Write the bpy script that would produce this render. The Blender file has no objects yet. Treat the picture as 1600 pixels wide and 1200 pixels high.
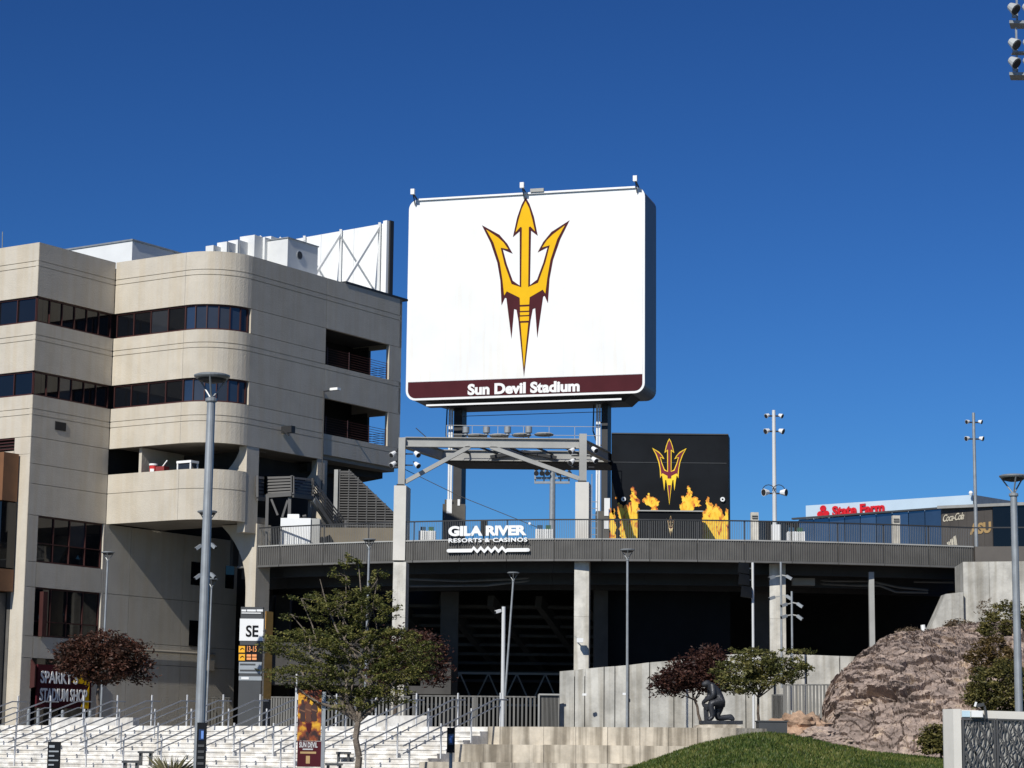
import bpy, bmesh, math, random
from mathutils import Vector, Matrix, noise
random.seed(7)
R = math.radians
V = Vector
sc = bpy.context.scene
col = sc.collection

# ------------------------------------------------------------------ camera
FPX = 3556.0                       # focal length in photograph pixels (1600 wide)
PITCH, ROLL, EYE = 9.19, 0.6, 1.6
cam_d = bpy.data.cameras.new('camera'); cam = bpy.data.objects.new('camera', cam_d); col.objects.link(cam)
cam_d.sensor_fit = 'HORIZONTAL'; cam_d.sensor_width = 36; cam_d.lens = 36 * FPX / 1600
cam_d.clip_start = 0.5; cam_d.clip_end = 20000
MR = Matrix.Rotation(R(90 + PITCH), 3, 'X') @ Matrix.Rotation(R(ROLL), 3, 'Z')
CAM = V((0, 0, EYE))
cam.matrix_world = Matrix.Translation(CAM) @ MR.to_4x4()
sc.camera = cam

# ------------------------------------------------------------------ light
SUN_AZ, SUN_EL = 27.8, 37.5        # degrees left of straight behind the camera, height
a_, e_ = R(SUN_AZ), R(SUN_EL)
SUND = V((-math.sin(a_) * math.cos(e_), -math.cos(a_) * math.cos(e_), math.sin(e_)))
w = bpy.data.worlds.new('World'); sc.world = w; w.use_nodes = True
nt = w.node_tree; nt.nodes.clear()
sky = nt.nodes.new('ShaderNodeTexSky'); sky.sky_type = 'NISHITA'; sky.sun_disc = False
sky.sun_elevation = e_; sky.sun_rotation = R(180 + SUN_AZ)
sky.altitude = 400; sky.air_density = 1.0; sky.dust_density = 0.25; sky.ozone_density = 4.0
bg = nt.nodes.new('ShaderNodeBackground'); bg.inputs[1].default_value = 0.062
wo = nt.nodes.new('ShaderNodeOutputWorld')
tint = nt.nodes.new('ShaderNodeMix'); tint.data_type = 'RGBA'; tint.blend_type = 'MULTIPLY'; tint.inputs[0].default_value = 1
tint.inputs[7].default_value = (.47, .76, 1.08, 1)        # the clear desert blue of the whole sky
nt.links.new(sky.outputs[0], tint.inputs[6]); gam = nt.nodes.new('ShaderNodeGamma'); gam.inputs[1].default_value = 1.5; nt.links.new(tint.outputs[2], gam.inputs[0])
grade = nt.nodes.new('ShaderNodeMix'); grade.data_type = 'RGBA'; grade.blend_type = 'MULTIPLY'; grade.inputs[0].default_value = 1
grade.inputs[7].default_value = (.54, .47, .40, 1); nt.links.new(gam.outputs[0], grade.inputs[6]); nt.links.new(grade.outputs[2], bg.inputs[0]); nt.links.new(bg.outputs[0], wo.inputs[0])
sd = bpy.data.lights.new('sun', 'SUN'); sd.energy = 4.6; sd.angle = R(0.53); sd.color = (1, .96, .885)
so = bpy.data.objects.new('sun', sd); col.objects.link(so)
so.rotation_euler = (-SUND).to_track_quat('-Z', 'Y').to_euler(); so.location = (-40, -60, 90)
sc.view_settings.view_transform = 'Standard'; sc.view_settings.look = 'None'
sc.view_settings.exposure = 0.0; sc.view_settings.gamma = 1.0
sc.view_settings.use_curve_mapping = False

# ------------------------------------------------------------------ measuring helpers
def ray(px, py): return MR @ V(((px - 800) / FPX, (600 - py) / FPX, -1))
def at(px, py, Y):
    r = ray(px, py); return CAM + r * (Y / r.y)
def onp(px, py, P0, n):
    r = ray(px, py); return CAM + r * ((P0 - CAM).dot(n) / r.dot(n))
def zpx(X, Y, py):                 # height at which the vertical line (X, Y) crosses picture row py
    k = (600 - py) / FPX
    p0 = MR.transposed() @ (V((X, Y, 0)) - CAM); d = MR.transposed() @ V((0, 0, 1))
    return -(k * p0.z + p0.y) / (k * d.z + d.y)
def xat(px, Y, z):                 # world X of picture column px at depth Y, height z
    k = (px - 800) / FPX
    p0 = MR.transposed() @ (V((0, Y, z)) - CAM); d = MR.transposed() @ V((1, 0, 0))
    return -(k * p0.z + p0.x) / (k * d.z + d.x)

# ------------------------------------------------------------------ materials
MATS = {}
def mat(name, c, rough=.7, metal=0, var=.12, scale=.8, bump=0., bscale=30., rnd=.04, streak=0., spec=.5, stretch=None, c2=None, lo=.35, hi=.65):
    if name in MATS: return MATS[name]
    m = bpy.data.materials.new(name); m.use_nodes = True; t = m.node_tree; N = t.nodes; L = t.links
    b = N['Principled BSDF']; b.inputs['Roughness'].default_value = rough; b.inputs['Metallic'].default_value = metal
    b.inputs['Specular IOR Level'].default_value = spec
    g = N.new('ShaderNodeNewGeometry'); mp = N.new('ShaderNodeMapping'); L.new(g.outputs['Position'], mp.inputs[0])
    if stretch: mp.inputs['Scale'].default_value = stretch
    n1 = N.new('ShaderNodeTexNoise'); n1.inputs['Scale'].default_value = scale; n1.inputs['Detail'].default_value = 8; n1.inputs['Roughness'].default_value = .62
    L.new(mp.outputs[0], n1.inputs['Vector'])
    rp = N.new('ShaderNodeValToRGB'); L.new(n1.outputs['Fac'], rp.inputs[0])
    d = V(c) * (1 - var); l = V(c) * (1 + var)
    if c2: l = V(c2)
    rp.color_ramp.elements[0].position = lo; rp.color_ramp.elements[1].position = hi
    rp.color_ramp.elements[0].color = (*d, 1); rp.color_ramp.elements[1].color = (*l, 1)
    out = rp.outputs[0]
    if streak:
        ms = N.new('ShaderNodeMapping'); ms.inputs['Scale'].default_value = (2.2, 2.2, .12); L.new(g.outputs['Position'], ms.inputs[0])
        n2 = N.new('ShaderNodeTexNoise'); n2.inputs['Scale'].default_value = 1.4; n2.inputs['Detail'].default_value = 6; L.new(ms.outputs[0], n2.inputs['Vector'])
        r2 = N.new('ShaderNodeValToRGB'); L.new(n2.outputs['Fac'], r2.inputs[0])
        r2.color_ramp.elements[0].position = .38; r2.color_ramp.elements[1].position = .56
        k = 1 - streak; r2.color_ramp.elements[0].color = (k, k * .97, k * .92, 1); r2.color_ramp.elements[1].color = (1, 1, 1, 1)
        mx = N.new('ShaderNodeMix'); mx.data_type = 'RGBA'; mx.blend_type = 'MULTIPLY'; mx.inputs[0].default_value = 1
        L.new(out, mx.inputs[6]); L.new(r2.outputs[0], mx.inputs[7]); out = mx.outputs[2]
    if rnd:
        oi = N.new('ShaderNodeObjectInfo'); mr = N.new('ShaderNodeMapRange'); L.new(oi.outputs['Random'], mr.inputs[0])
        mr.inputs[3].default_value = 1 - rnd; mr.inputs[4].default_value = 1 + rnd
        vm = N.new('ShaderNodeVectorMath'); vm.operation = 'SCALE'; L.new(out, vm.inputs[0]); L.new(mr.outputs[0], vm.inputs['Scale']); out = vm.outputs[0]
    L.new(out, b.inputs['Base Color'])
    if bump:
        nb = N.new('ShaderNodeTexNoise'); nb.inputs['Scale'].default_value = bscale; nb.inputs['Detail'].default_value = 4; L.new(mp.outputs[0], nb.inputs['Vector'])
        bp = N.new('ShaderNodeBump'); bp.inputs['Strength'].default_value = bump; bp.inputs['Distance'].default_value = .05
        L.new(nb.outputs['Fac'], bp.inputs['Height']); L.new(bp.outputs[0], b.inputs['Normal'])
    MATS[name] = m; return m
def leafmat(name, c1, c2, c3, nscale=1.6):
    m = bpy.data.materials.new(name); m.use_nodes = True; t = m.node_tree; N = t.nodes; L = t.links; N.clear()
    g = N.new('ShaderNodeNewGeometry'); n1 = N.new('ShaderNodeTexNoise'); n1.inputs['Scale'].default_value = nscale; n1.inputs['Detail'].default_value = 3
    L.new(g.outputs['Position'], n1.inputs['Vector'])
    ad = N.new('ShaderNodeMath'); ad.operation = 'MULTIPLY_ADD'; L.new(g.outputs['Random Per Island'], ad.inputs[0]); ad.inputs[1].default_value = .45; 
    su = N.new('ShaderNodeMath'); su.operation = 'SUBTRACT'; L.new(n1.outputs['Fac'], su.inputs[0]); su.inputs[1].default_value = .22
    L.new(su.outputs[0], ad.inputs[2])
    rp = N.new('ShaderNodeValToRGB'); L.new(ad.outputs[0], rp.inputs[0])
    e = rp.color_ramp.elements; e[0].position = .25; e[0].color = (*c1, 1); e[1].position = .8; e[1].color = (*c3, 1)
    q = e.new(.5); q.color = (*c2, 1)
    d = N.new('ShaderNodeBsdfPrincipled'); d.inputs['Roughness'].default_value = .55; L.new(rp.outputs[0], d.inputs['Base Color']); d.inputs['Specular IOR Level'].default_value = .3
    tr = N.new('ShaderNodeBsdfTranslucent'); L.new(rp.outputs[0], tr.inputs[0])
    mx = N.new('ShaderNodeMixShader'); mx.inputs[0].default_value = .3; L.new(d.outputs[0], mx.inputs[1]); L.new(tr.outputs[0], mx.inputs[2])
    o = N.new('ShaderNodeOutputMaterial'); L.new(mx.outputs[0], o.inputs[0]); return m

PRE = mat('precast_concrete', (.52, .476, .398), .85, var=.06, scale=.9, bump=.3, bscale=14, rnd=.035, streak=.035)
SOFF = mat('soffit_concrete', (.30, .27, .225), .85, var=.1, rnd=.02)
CONC = mat('board_concrete', (.43, .42, .38), .85, var=.24, scale=.9, bump=.3, bscale=8, rnd=.06, streak=.28)
COLC = mat('column_concrete', (.60, .58, .52), .85, var=.18, scale=1.4, bump=.25, bscale=6, rnd=.04, streak=.22)
PIERC = mat('pier_concrete', (.62, .60, .55), .8, var=.06, scale=1.0, rnd=.03)
STEP = mat('step_concrete', (.66, .645, .61), .85, var=.26, scale=1.8, rnd=.07, streak=.16)
TIER = mat('seat_wall_concrete', (.52, .465, .375), .85, var=.2, scale=1.3, bump=.3, bscale=8, rnd=.10, streak=.55)
PAVE = mat('plaza_paving', (.13, .124, .114), .85, var=.2, scale=.6, bump=.2)
GLASS = mat('dark_window_glass', (.006, .007, .009), .03, var=.1, rnd=.3, spec=.55)
GLASSP = mat('blind_backed_glass', (.03, .034, .042), .05, var=.1, rnd=.3, spec=.6)
GLASSM = mat('mirror_curtain_glass', (.15, .20, .26), .03, metal=.85, var=.08, rnd=.2)
GLASSB = mat('blue_window_glass', (.02, .03, .05), .02, var=.1, rnd=.25, spec=1.0)
CORE = mat('dark_interior', (.02, .019, .018), .9, rnd=0)
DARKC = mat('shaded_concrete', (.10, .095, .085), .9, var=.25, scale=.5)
BLACK = mat('black_panel', (.008, .0095, .012), .6, var=.3, scale=.4, spec=.12)
MULL = mat('maroon_mullion', (.055, .02, .018), .5, spec=.3)
INNER = mat('shade_toned_concrete', (.065, .062, .058), .9, var=.3, scale=.5)  # concrete of the stand, toned dark in place of its shade
DEEP = mat('painted_shade_interior', (.03, .029, .028), .9, var=.3, scale=.5)  # concrete darkened so recesses read as deep shade
WHITE = mat('white_paint', (.80, .81, .80), .5, var=.03, rnd=.02)
SIGNW = mat('scoreboard_white_skin', (.80, .82, .82), .45, var=.035, scale=.35, rnd=0, streak=.015)
MAROON = mat('maroon_print', (.066, .012, .017), .6, var=.1, rnd=.02, spec=.1)
GOLD = mat('gold_print', (.80, .46, .008), .6, var=.04, rnd=0, spec=.1)
SIDE = mat('scoreboard_side_metal', (.135, .148, .172), .5, var=.08, rnd=0)
STEEL = mat('grey_painted_steel', (.34, .34, .32), .5, var=.1, rnd=.05)
DSTEEL = mat('dark_steel', (.022, .023, .025), .55, var=.2, rnd=.1)
GALV = mat('galvanised_pole', (.31, .33, .34), .45, metal=.35, var=.12, scale=3, rnd=.05)
LAMPG = mat('lamp_grey_paint', (.26, .28, .29), .4, metal=.2, var=.1, rnd=.05)
STAIN = mat('stainless_rail', (.34, .36, .38), .42, metal=.6, var=.1, rnd=.05)
PALEP = mat('pale_post_paint', (.60, .61, .61), .5, var=.06, rnd=.04)
LOUV = mat('louvre_metal', (.10, .098, .095), .55, metal=.2, var=.12, rnd=.08)
SPAN = mat('bridge_cladding', (.13, .126, .118), .55, metal=.25, var=.12, scale=1.2, rnd=.06)
BARS = mat('guard_bars', (.16, .16, .155), .5, metal=.3, var=.1)
RUST = mat('brown_cladding', (.17, .075, .03), .6, var=.15, rnd=.05)
BRONZE = mat('dark_bronze', (.035, .037, .042), .45, metal=.3, var=.35, scale=5, rnd=0, bump=.2, bscale=20)
BARK = mat('bark', (.11, .085, .065), .9, var=.35, scale=8, bump=.6, bscale=30)
PBARK = mat('pale_bark', (.17, .14, .11), .9, var=.35, scale=7, bump=.6, bscale=30)
ORANGE = mat('amber_edge_panel', (.68, .33, .05), .4, var=.15, scale=3)
REDL = mat('red_letters', (.62, .012, .02), .45, rnd=0)
BLUEW = mat('pale_blue_cladding', (.50, .62, .72), .5, var=.05, scale=.1)
BRNP = mat('brown_grey_panel', (.085, .075, .065), .6, var=.1)
YEL = mat('sign_yellow', (.85, .42, .01), .5, rnd=0)
GREYP = mat('sign_grey', (.30, .33, .35), .5, rnd=.05)
CHAR = mat('charcoal_sign_metal', (.055, .058, .06), .5, var=.1)
BBLUE = mat('blue_bin_lid', (.01, .06, .12), .5); BGREEN = mat('green_bin_lid', (.02, .09, .045), .5)
NAVY = mat('navy_screen', (.012, .03, .09), .3)

# ------------------------------------------------------------------ mesh helpers
ORG = {}
Z = V((0, 0, 1))
class MB:
    def __init__(s): s.v = []; s.f = []
    def add(s, vs, fs):
        n = len(s.v); s.v += [V(p) for p in vs]; s.f += [tuple(i + n for i in q) for q in fs]; return s
    def pp(s, o, a, b, c):                          # parallelepiped: corner and three edges
        o, a, b, c = V(o), V(a), V(b), V(c)
        return s.add([o, o+a, o+a+b, o+b, o+c, o+a+c, o+a+b+c, o+b+c],
                     [(0,3,2,1), (4,5,6,7), (0,1,5,4), (1,2,6,5), (2,3,7,6), (3,0,4,7)])
    def box(s, c, sx, sy, sz, ax=None):             # centre of base, plan axis ax along sx
        ax = V((ax[0], ax[1], 0)).normalized() if ax is not None else V((1, 0, 0)); ay = V((-ax.y, ax.x, 0))
        return s.pp(V(c) - ax*sx/2 - ay*sy/2, ax*sx, ay*sy, Z*sz)
    def bar(s, p, q, w, h=None, up=Z):              # rectangular bar from p to q
        p, q = V(p), V(q); h = h or w; d = (q - p).normalized(); sd_ = d.cross(up)
        if sd_.length < 1e-4: sd_ = V((1, 0, 0))
        sd_.normalize(); u_ = sd_.cross(d).normalized()
        return s.pp(p - sd_*w/2 - u_*h/2, q - p, sd_*w, u_*h)
    def tube(s, p, q, r, r2=None, n=8):
        p, q = V(p), V(q); r2 = r if r2 is None else r2; d = (q - p).normalized()
        a = d.cross(Z) if abs(d.z) < .95 else d.cross(V((1, 0, 0))); a.normalize(); b = d.cross(a)
        vs = []
        for c, rr in ((p, r), (q, r2)):
            vs += [c + (a*math.cos(2*math.pi*i/n) + b*math.sin(2*math.pi*i/n))*rr for i in range(n)]
        fs = [(i, (i+1) % n, n + (i+1) % n, n + i) for i in range(n)] + [tuple(range(n-1, -1, -1)), tuple(range(n, 2*n))]
        return s.add(vs, fs)
    def path(s, pts, r, n=6):
        for i in range(len(pts) - 1): s.tube(pts[i], pts[i+1], r, n=n)
        return s
    def prism(s, poly, vec):
        n = len(poly); vec = V(vec); P = [V(p) for p in poly]
        return s.add(P + [p + vec for p in P], [tuple(range(n-1, -1, -1)), tuple(range(n, 2*n))] + [(i, (i+1) % n, n + (i+1) % n, n + i) for i in range(n)])
    def lathe(s, c, prof, n=20):                    # prof: (radius, height) from bottom to top
        c = V(c); vs = []; fs = []
        for r, h in prof: vs += [c + V((r*math.cos(2*math.pi*i/n), r*math.sin(2*math.pi*i/n), h)) for i in range(n)]
        for k in range(len(prof) - 1): fs += [(k*n+i, k*n+(i+1) % n, (k+1)*n+(i+1) % n, (k+1)*n+i) for i in range(n)]
        fs += [tuple(range(n-1, -1, -1)), tuple(range((len(prof)-1)*n, len(prof)*n))]
        return s.add(vs, fs)
    def build(s, name, m, parent=None, org=None, smooth=False, fix=True):
        if parent is not None: org = ORG[parent.name]
        elif org is None:
            xs = [p.x for p in s.v]; ys = [p.y for p in s.v]
            org = V(((min(xs)+max(xs))/2, (min(ys)+max(ys))/2, min(p.z for p in s.v)))
        me = bpy.data.meshes.new(name); me.from_pydata([tuple(p - org) for p in s.v], [], s.f); me.update()
        if fix:
            bm = bmesh.new(); bm.from_mesh(me); bmesh.ops.recalc_face_normals(bm, faces=bm.faces); bm.to_mesh(me); bm.free()
        if smooth:
            for p in me.polygons: p.use_smooth = True
        me.materials.append(m)
        o = bpy.data.objects.new(name, me); col.objects.link(o)
        if parent is not None: o.parent = parent
        else: o.location = org
        ORG[o.name] = V(org); return o
def thing(name, loc, label, cat, group=None):
    o = bpy.data.objects.new(name, None); col.objects.link(o); o.location = V(loc); o.empty_display_size = .3
    ORG[o.name] = V(loc); return tag(o, label, cat, group)
def tag(o, label=None, cat=None, group=None, kind=None):
    if label: o['label'] = label
    if cat: o['category'] = cat
    if group: o['group'] = group
    if kind: o['kind'] = kind
    return o
def copy_tree(o, parent=None):
    c = o.copy(); col.objects.link(c); ORG[c.name] = ORG[o.name]
    if parent is not None: c.parent = parent
    for ch in list(o.children): copy_tree(ch, c)
    return c
def text(s, P, right, up, wid, hgt, m, name, parent, thick=.05, weight=0.0, shear=0.0, spacing=1.0):
    cu = bpy.data.curves.new(name, 'FONT'); cu.body = s; cu.offset = weight; cu.shear = shear; cu.space_character = spacing; cu.resolution_u = 4
    o = bpy.data.objects.new('tmp', cu); col.objects.link(o)
    dg = bpy.context.evaluated_depsgraph_get(); me = bpy.data.meshes.new_from_object(o.evaluated_get(dg))
    bpy.data.objects.remove(o)
    x0 = min(v.co.x for v in me.vertices); x1 = max(v.co.x for v in me.vertices)
    y0 = min(v.co.y for v in me.vertices); y1 = max(v.co.y for v in me.vertices)
    n = right.cross(up).normalized(); org = ORG[parent.name]
    vs = [(v.co.x, v.co.y) for v in me.vertices]; fs = [tuple(p.vertices) for p in me.polygons]
    mb = MB(); N = len(vs)
    f = lambda x, y, d: V(P) + right*((x-x0)/(x1-x0)*wid) + up*((y-y0)/(y1-y0)*hgt) + n*d
    ec = {}
    for q in fs:
        for i in range(len(q)):
            a, b = q[i], q[(i+1) % len(q)]; ec[(a, b)] = 1
    edges = [(a, b) for (a, b) in ec if (b, a) not in ec]
    mb.add([f(x, y, thick) for x, y in vs] + [f(x, y, 0) for x, y in vs], fs + [(b, a, a+N, b+N) for a, b in edges])
    bpy.data.meshes.remove(me)
    return mb.build(name, m, parent, fix=False)
# ================================================================== GROUND AND PLAZA
TH = R(33.0)
U = V((math.cos(TH), -math.sin(TH), 0)); W_ = V((math.sin(TH), math.cos(TH), 0))   # along the sunlit faces / along the shaded faces
ZP = 2.43                                                                          # plaza level
S0 = at(0, 1135, 90); S0.z = ZP                                                    # left point of the stair's top edge
def st(a, b, z=ZP): p = S0 + U*a + W_*b; p.z = z; return p
STAIR_A0, STAIR_A1 = -3.0, 22.9
def tierline(k):                     # plan points of the seat wall, tier k counted from the top
    p = [st(STAIR_A1, -2.0*k - .02)]
    for px, Y in ((800, 77.2), (900, 76.2), (1000, 75.3), (1090, 74.6), (1150, 74.5), (1198, 75.4)):
        if k and px > 1140: continue
        Yk = Y - 2.0*k*.84
        x = xat(px, Yk, ZP - .58*k)
        if x > p[-1].x + .3: p.append(V((x, Yk, 0)))
    return p
T1 = tierline(0)
mb = MB(); mb.prism([(-3000, -300, -.4), (3000, -300, -.4), (3000, 6000, -.4), (-3000, 6000, -.4)], (0, 0, .4))
tag(mb.build('ground', PAVE), kind='structure')
pl = [st(STAIR_A0 - 25, 0), st(STAIR_A1, 0)] + [V((p.x, p.y + .06, ZP)) for p in T1[1:]] + [V((T1[-1].x + .3, 84, ZP)), V((14, 91, ZP)), V((60, 96, ZP)), V((70, 240, ZP)), V((-90, 240, ZP))]
mb = MB(); mb.prism([V((p.x, p.y, -.5)) for p in pl], (0, 0, ZP + .5)); tag(mb.build('plaza', PAVE), kind='structure')

# steps, one object each
stair = thing('staircase', st(10, -4, 0), 'wide flight of pale concrete steps across the lower left below the stadium', 'stairs')
NS, RI, TR = 16, .15, .5
for i in range(NS):
    z1 = ZP - RI*(i if i else 0) - (.0 if i else .003)
    if i == 0: continue
    mb = MB(); a1 = STAIR_A1
    mb.pp(st(STAIR_A0 - 8, -TR*i, -.3), U*(a1 - STAIR_A0 + 8), W_*(TR - .01), Z*(z1 + .3 - .045))
    mb.pp(st(STAIR_A0 - 8, -TR*i - .03, z1 - .045), U*(a1 - STAIR_A0 + 8), W_*(TR + .015), Z*.045)   # nosing
    mb.build('step', STEP, stair)
mb = MB(); mb.pp(st(STAIR_A0 - 8, -.05, ZP - .147), U*(STAIR_A1 - STAIR_A0 + 8), W_*1.2, Z*.152); mb.build('landing_edge', STEP, stair)
# raised kerb blocks on the top landing, seen behind the steps
def kerb(px0, px1, pyt, Y, label):
    mb = MB(); a = V((xat(px0, Y, ZP), Y, ZP)); b = V((xat(px1, Y, ZP), Y, ZP)); b = a + U*((b-a).length)
    h = zpx(a.x, a.y, pyt) - ZP
    mb.pp(a, b - a, W_*.35, Z*h); tag(mb.build('planter_kerb', STEP), label, 'kerb')
kerb(80, 250, 1121, 92, 'low pale concrete kerb around the dark-leaved tree by the shop')
kerb(560, 690, 1118, 86, 'low pale concrete kerb behind the feathery tree, near the banner')

# seat walls in three tiers, in cast blocks
sw = thing('seat_wall', at(950, 1190, 73), 'tiered stained concrete seat walls beside the grass mound', 'wall')
for k in range(3):
    zt, zb = ZP - .58*k, ZP - .58*(k+1) - .3
    P = tierline(k)
    # resample into blocks about 1.2 m long
    pts = []
    for i in range(len(P) - 1):
        n = max(1, round((P[i+1] - P[i]).length / 1.25))
        for j in range(n): pts.append(P[i].lerp(P[i+1], j / n))
    pts.append(P[-1])
    for i in range(len(pts) - 1):
        a, b = V((pts[i].x, pts[i].y, zb)), V((pts[i+1].x, pts[i+1].y, zb)); d = (b - a).normalized(); a = a + d*.008; b = b - d*.008
        nb = V((-d.y, d.x, 0))
        mb = MB(); jit = random.uniform(-.012, .012)
        mb.pp(a + nb*jit, b - a, nb*(2.1 if k else 1.0), Z*(zt + random.uniform(-.006, .006) + (.02 if k == 0 else 0) - zb)); mb.build('block', TIER, sw)

# ================================================================== LEFT BUILDING
O = V((at(164, 600, 114.6).x, 114.6, 0))
O.x = -20.43
def B(a, b, z=0): p = O + U*a + W_*b; p.z = z; return p
def zR(py): return zpx(O.x, O.y, py)
ZT, ZG = zR(410), ZP
RA, RB = 4.75, 2.35                                   # straight part of the wing, corner radius
EA = RA + RB
def arc(n=14, off=0): return [(RA + (RB+off)*math.sin(t), RB - (RB+off)*math.cos(t)) for t in [math.pi/2*i/n for i in range(n+1)]]
bld = thing('stadium_building', B(0, 0, ZG), 'beige precast concrete stadium building with ribbon windows and rounded corner wing', 'building')
def band(name, ab, z0, z1, grooves=(), m=PRE, th=.2, off=0., parent=None, gd=.035, gw=.05):
    P = [B(a, b) for a, b in ab]; n = len(P); nr = []
    for i in range(n):
        d = V((0, 0, 0))
        if i < n-1: d += (P[i+1]-P[i]).normalized()
        if i > 0: d += (P[i]-P[i-1]).normalized()
        d.normalize(); nr.append(V((d.y, -d.x, 0)))
    prof = [(0, z0)]
    for g in sorted(grooves): prof += [(0, g-gw/2), (-gd, g-gw/2), (-gd, g+gw/2), (0, g+gw/2)]
    prof += [(0, z1), (-th, z1), (-th, z0)]; k = len(prof); vs = []; fs = []
    for i in range(n):
        for o_, z in prof: p = P[i] + nr[i]*(o_+off); vs.append(V((p.x, p.y, z)))
    for i in range(n-1):
        for j in range(k): fs.append((i*k+j, (i+1)*k+j, (i+1)*k+(j+1) % k, i*k+(j+1) % k))
    fs += [tuple(range(k)), tuple((n-1)*k + j for j in range(k-1, -1, -1))]
    return MB().add(vs, fs).build(name, m, parent or bld)
G = .014
def run(a0, b0, a1, b1): 
    d = V((a1-a0, b1-b0)); d.normalize(); return [(a0+d.x*G, b0+d.y*G), (a1-d.x*G, b1-d.y*G)]
ZW1t, ZW1b, ZW2t, ZW2b, Z3b, ZPt, ZPb = zR(491), zR(529), zR(603), zR(639), zR(702), zR(742), zR(819)
rows = [(ZW1t, ZT, (zR(438), zR(446))), (ZW2t, ZW1b, (zR(549), zR(557))), (Z3b, ZW2b, (zR(660), zR(669)))]
ARC = arc()
for z0, z1, g in rows:
    z0 += .012; z1 -= .012
    band('wall_panel', run(-9, -5.5, -4.6, -5.5), z0, z1, g)
    band('wall_panel', run(-4.6, -5.5, 0, -5.5), z0, z1, g)
    band('wall_panel', run(0, -5.5, 0, 0), z0, z1, g)
    band('wall_panel', run(0.02, 0, RA, 0), z0, z1, g)
    band('wall_panel', [(p[0], p[1]) for p in ARC], z0, z1, g)
JB = 8.55                                             # joint on the long shaded face
EB = 15.35
gl = [r[2] for r in rows]
for z0, z1, g in rows: band('wall_panel', run(EA, RB, EA, JB), z0 + .012, z1 - .012, g)
for z0, z1 in ((ZW1b, ZW1t), (ZW2b, ZW2t)): band('wall_panel', run(EA, RB, EA, JB), z0 + .012, z1 - .012)
band('wall_panel', run(EA, JB, EA, EB), ZW1t + .012, ZT - .012, gl[0])
band('wall_panel', run(EA, JB, EA, EB), ZW2t + .012, gl[1][0], (gl[1][1],))
ZLB = zR(693)
band('wall_panel', run(EA, JB, EA, EB), ZLB, gl[2][0], (gl[2][1],))
for z0, z1 in ((gl[1][0], ZW1t), (gl[2][0], ZW2t)): band('wall_panel', run(EA, EB - 1.15, EA, EB), z0 + .012, z1 - .012)   # end piers of the loggias
# left wing lower shaded face
def bface(b0, b1, y0, y1, m=PRE): return band('wall_panel', run(0, b0, 0, b1), zR(y1) + .012, zR(y0) - .012, (), m)
for y0, y1 in ((702, 742), (742, 772), (772, 819)): bface(-5.5, 0, y0, y1)
XL = -4.75
for y0, y1 in ((819, 889), (889, 927), (927, 1001), (1001, 1034), (1034, 1136)): bface(-5.5, XL, y0, y1)
for y0, y1 in ((889, 927), (1001, 1034)): bface(XL, -.15, y0, y1)
bface(-.15, 0, 819, 1034)
for b0, b1 in ((0, 1.9), (1.9, 6.0), (6.0, 10.4)):
    for y0, y1 in ((819, 927), (927, 1001), (1001, 1034), (1034, 1137)): bface(b0, b1, y0, y1)
bface(-.6, 0, 1034, 1137)
# sunlit face at the far left
band('wall_panel', run(-9, -5.5, -4.6, -5.5), zR(728), Z3b - .012); band('wall_panel', run(-1.1, -5.5, 0, -5.5), zR(728), Z3b - .012)
band('wall_panel', run(-4.6, -5.5, -1.1, -5.5), zR(728), zR(722)); 
band('wall_panel', run(-.9, -5.5, 0, -5.5), ZG, zR(728) - .012)
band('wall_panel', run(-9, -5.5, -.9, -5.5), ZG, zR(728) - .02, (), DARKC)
for i in range(7):                                     # louvre blades in the small opening
    z = zR(722) + .1 + i*.16; MB().pp(B(-4.6, -5.45, z), U*3.5, W_*.12, Z*.05).build('louvre_blade', MULL, bld)
# window strips
def wpath(ab):
    return [B(a, b) for a, b in ab]
def glaze(ab, z0, z1, fm=MULL, mids=(), gm=GLASS):
    P = wpath(ab); n = len(P); fr = MB(); ins = .13
    for i in range(n - 1):
        d = (P[i+1]-P[i]).normalized(); nr = V((d.y, -d.x, 0)); a, b = P[i]-nr*ins, P[i+1]-nr*ins
        for z in (z0 + .035, z1 - .035): fr.bar(V((a.x, a.y, z)), V((b.x, b.y, z)), .08, .07)
        for zz in mids: fr.bar(V((a.x, a.y, zz)), V((b.x, b.y, zz)), .07, .05)
    for i in range(n):
        d = (P[min(i+1, n-1)]-P[max(i-1, 0)]).normalized(); nr = V((d.y, -d.x, 0)); c = P[i]-nr*ins
        fr.box(V((c.x, c.y, z0+.07)), .05, .09, z1-z0-.14, d)
    f = fr.build('window_frame', fm, bld)
    zs = [z0] + list(mids) + [z1]
    for i in range(n - 1):
        d = (P[i+1]-P[i]).normalized(); nr = V((d.y, -d.x, 0)); a, b = P[i]-nr*(ins+.02), P[i+1]-nr*(ins+.02)
        for q in range(len(zs)-1):
            t = [random.uniform(-.004, .004) for _ in range(3)]
            c = [V((a.x, a.y, zs[q]+.03)) + nr*t[0], V((b.x, b.y, zs[q]+.03)) + nr*t[1], V((b.x, b.y, zs[q+1]-.03)) + nr*t[2], V((a.x, a.y, zs[q+1]-.03)) + nr*(t[0]+t[2]-t[1])]
            MB().prism(c, -nr*.02).build('pane', GLASSP if ((gm is GLASSB and i % 2 == 1) or random.random() < .06) else gm, f)
    return f
def lin(a0, b0, a1, b1, n): return [(a0+(a1-a0)*i/n, b0+(b1-b0)*i/n) for i in range(n+1)]
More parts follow.
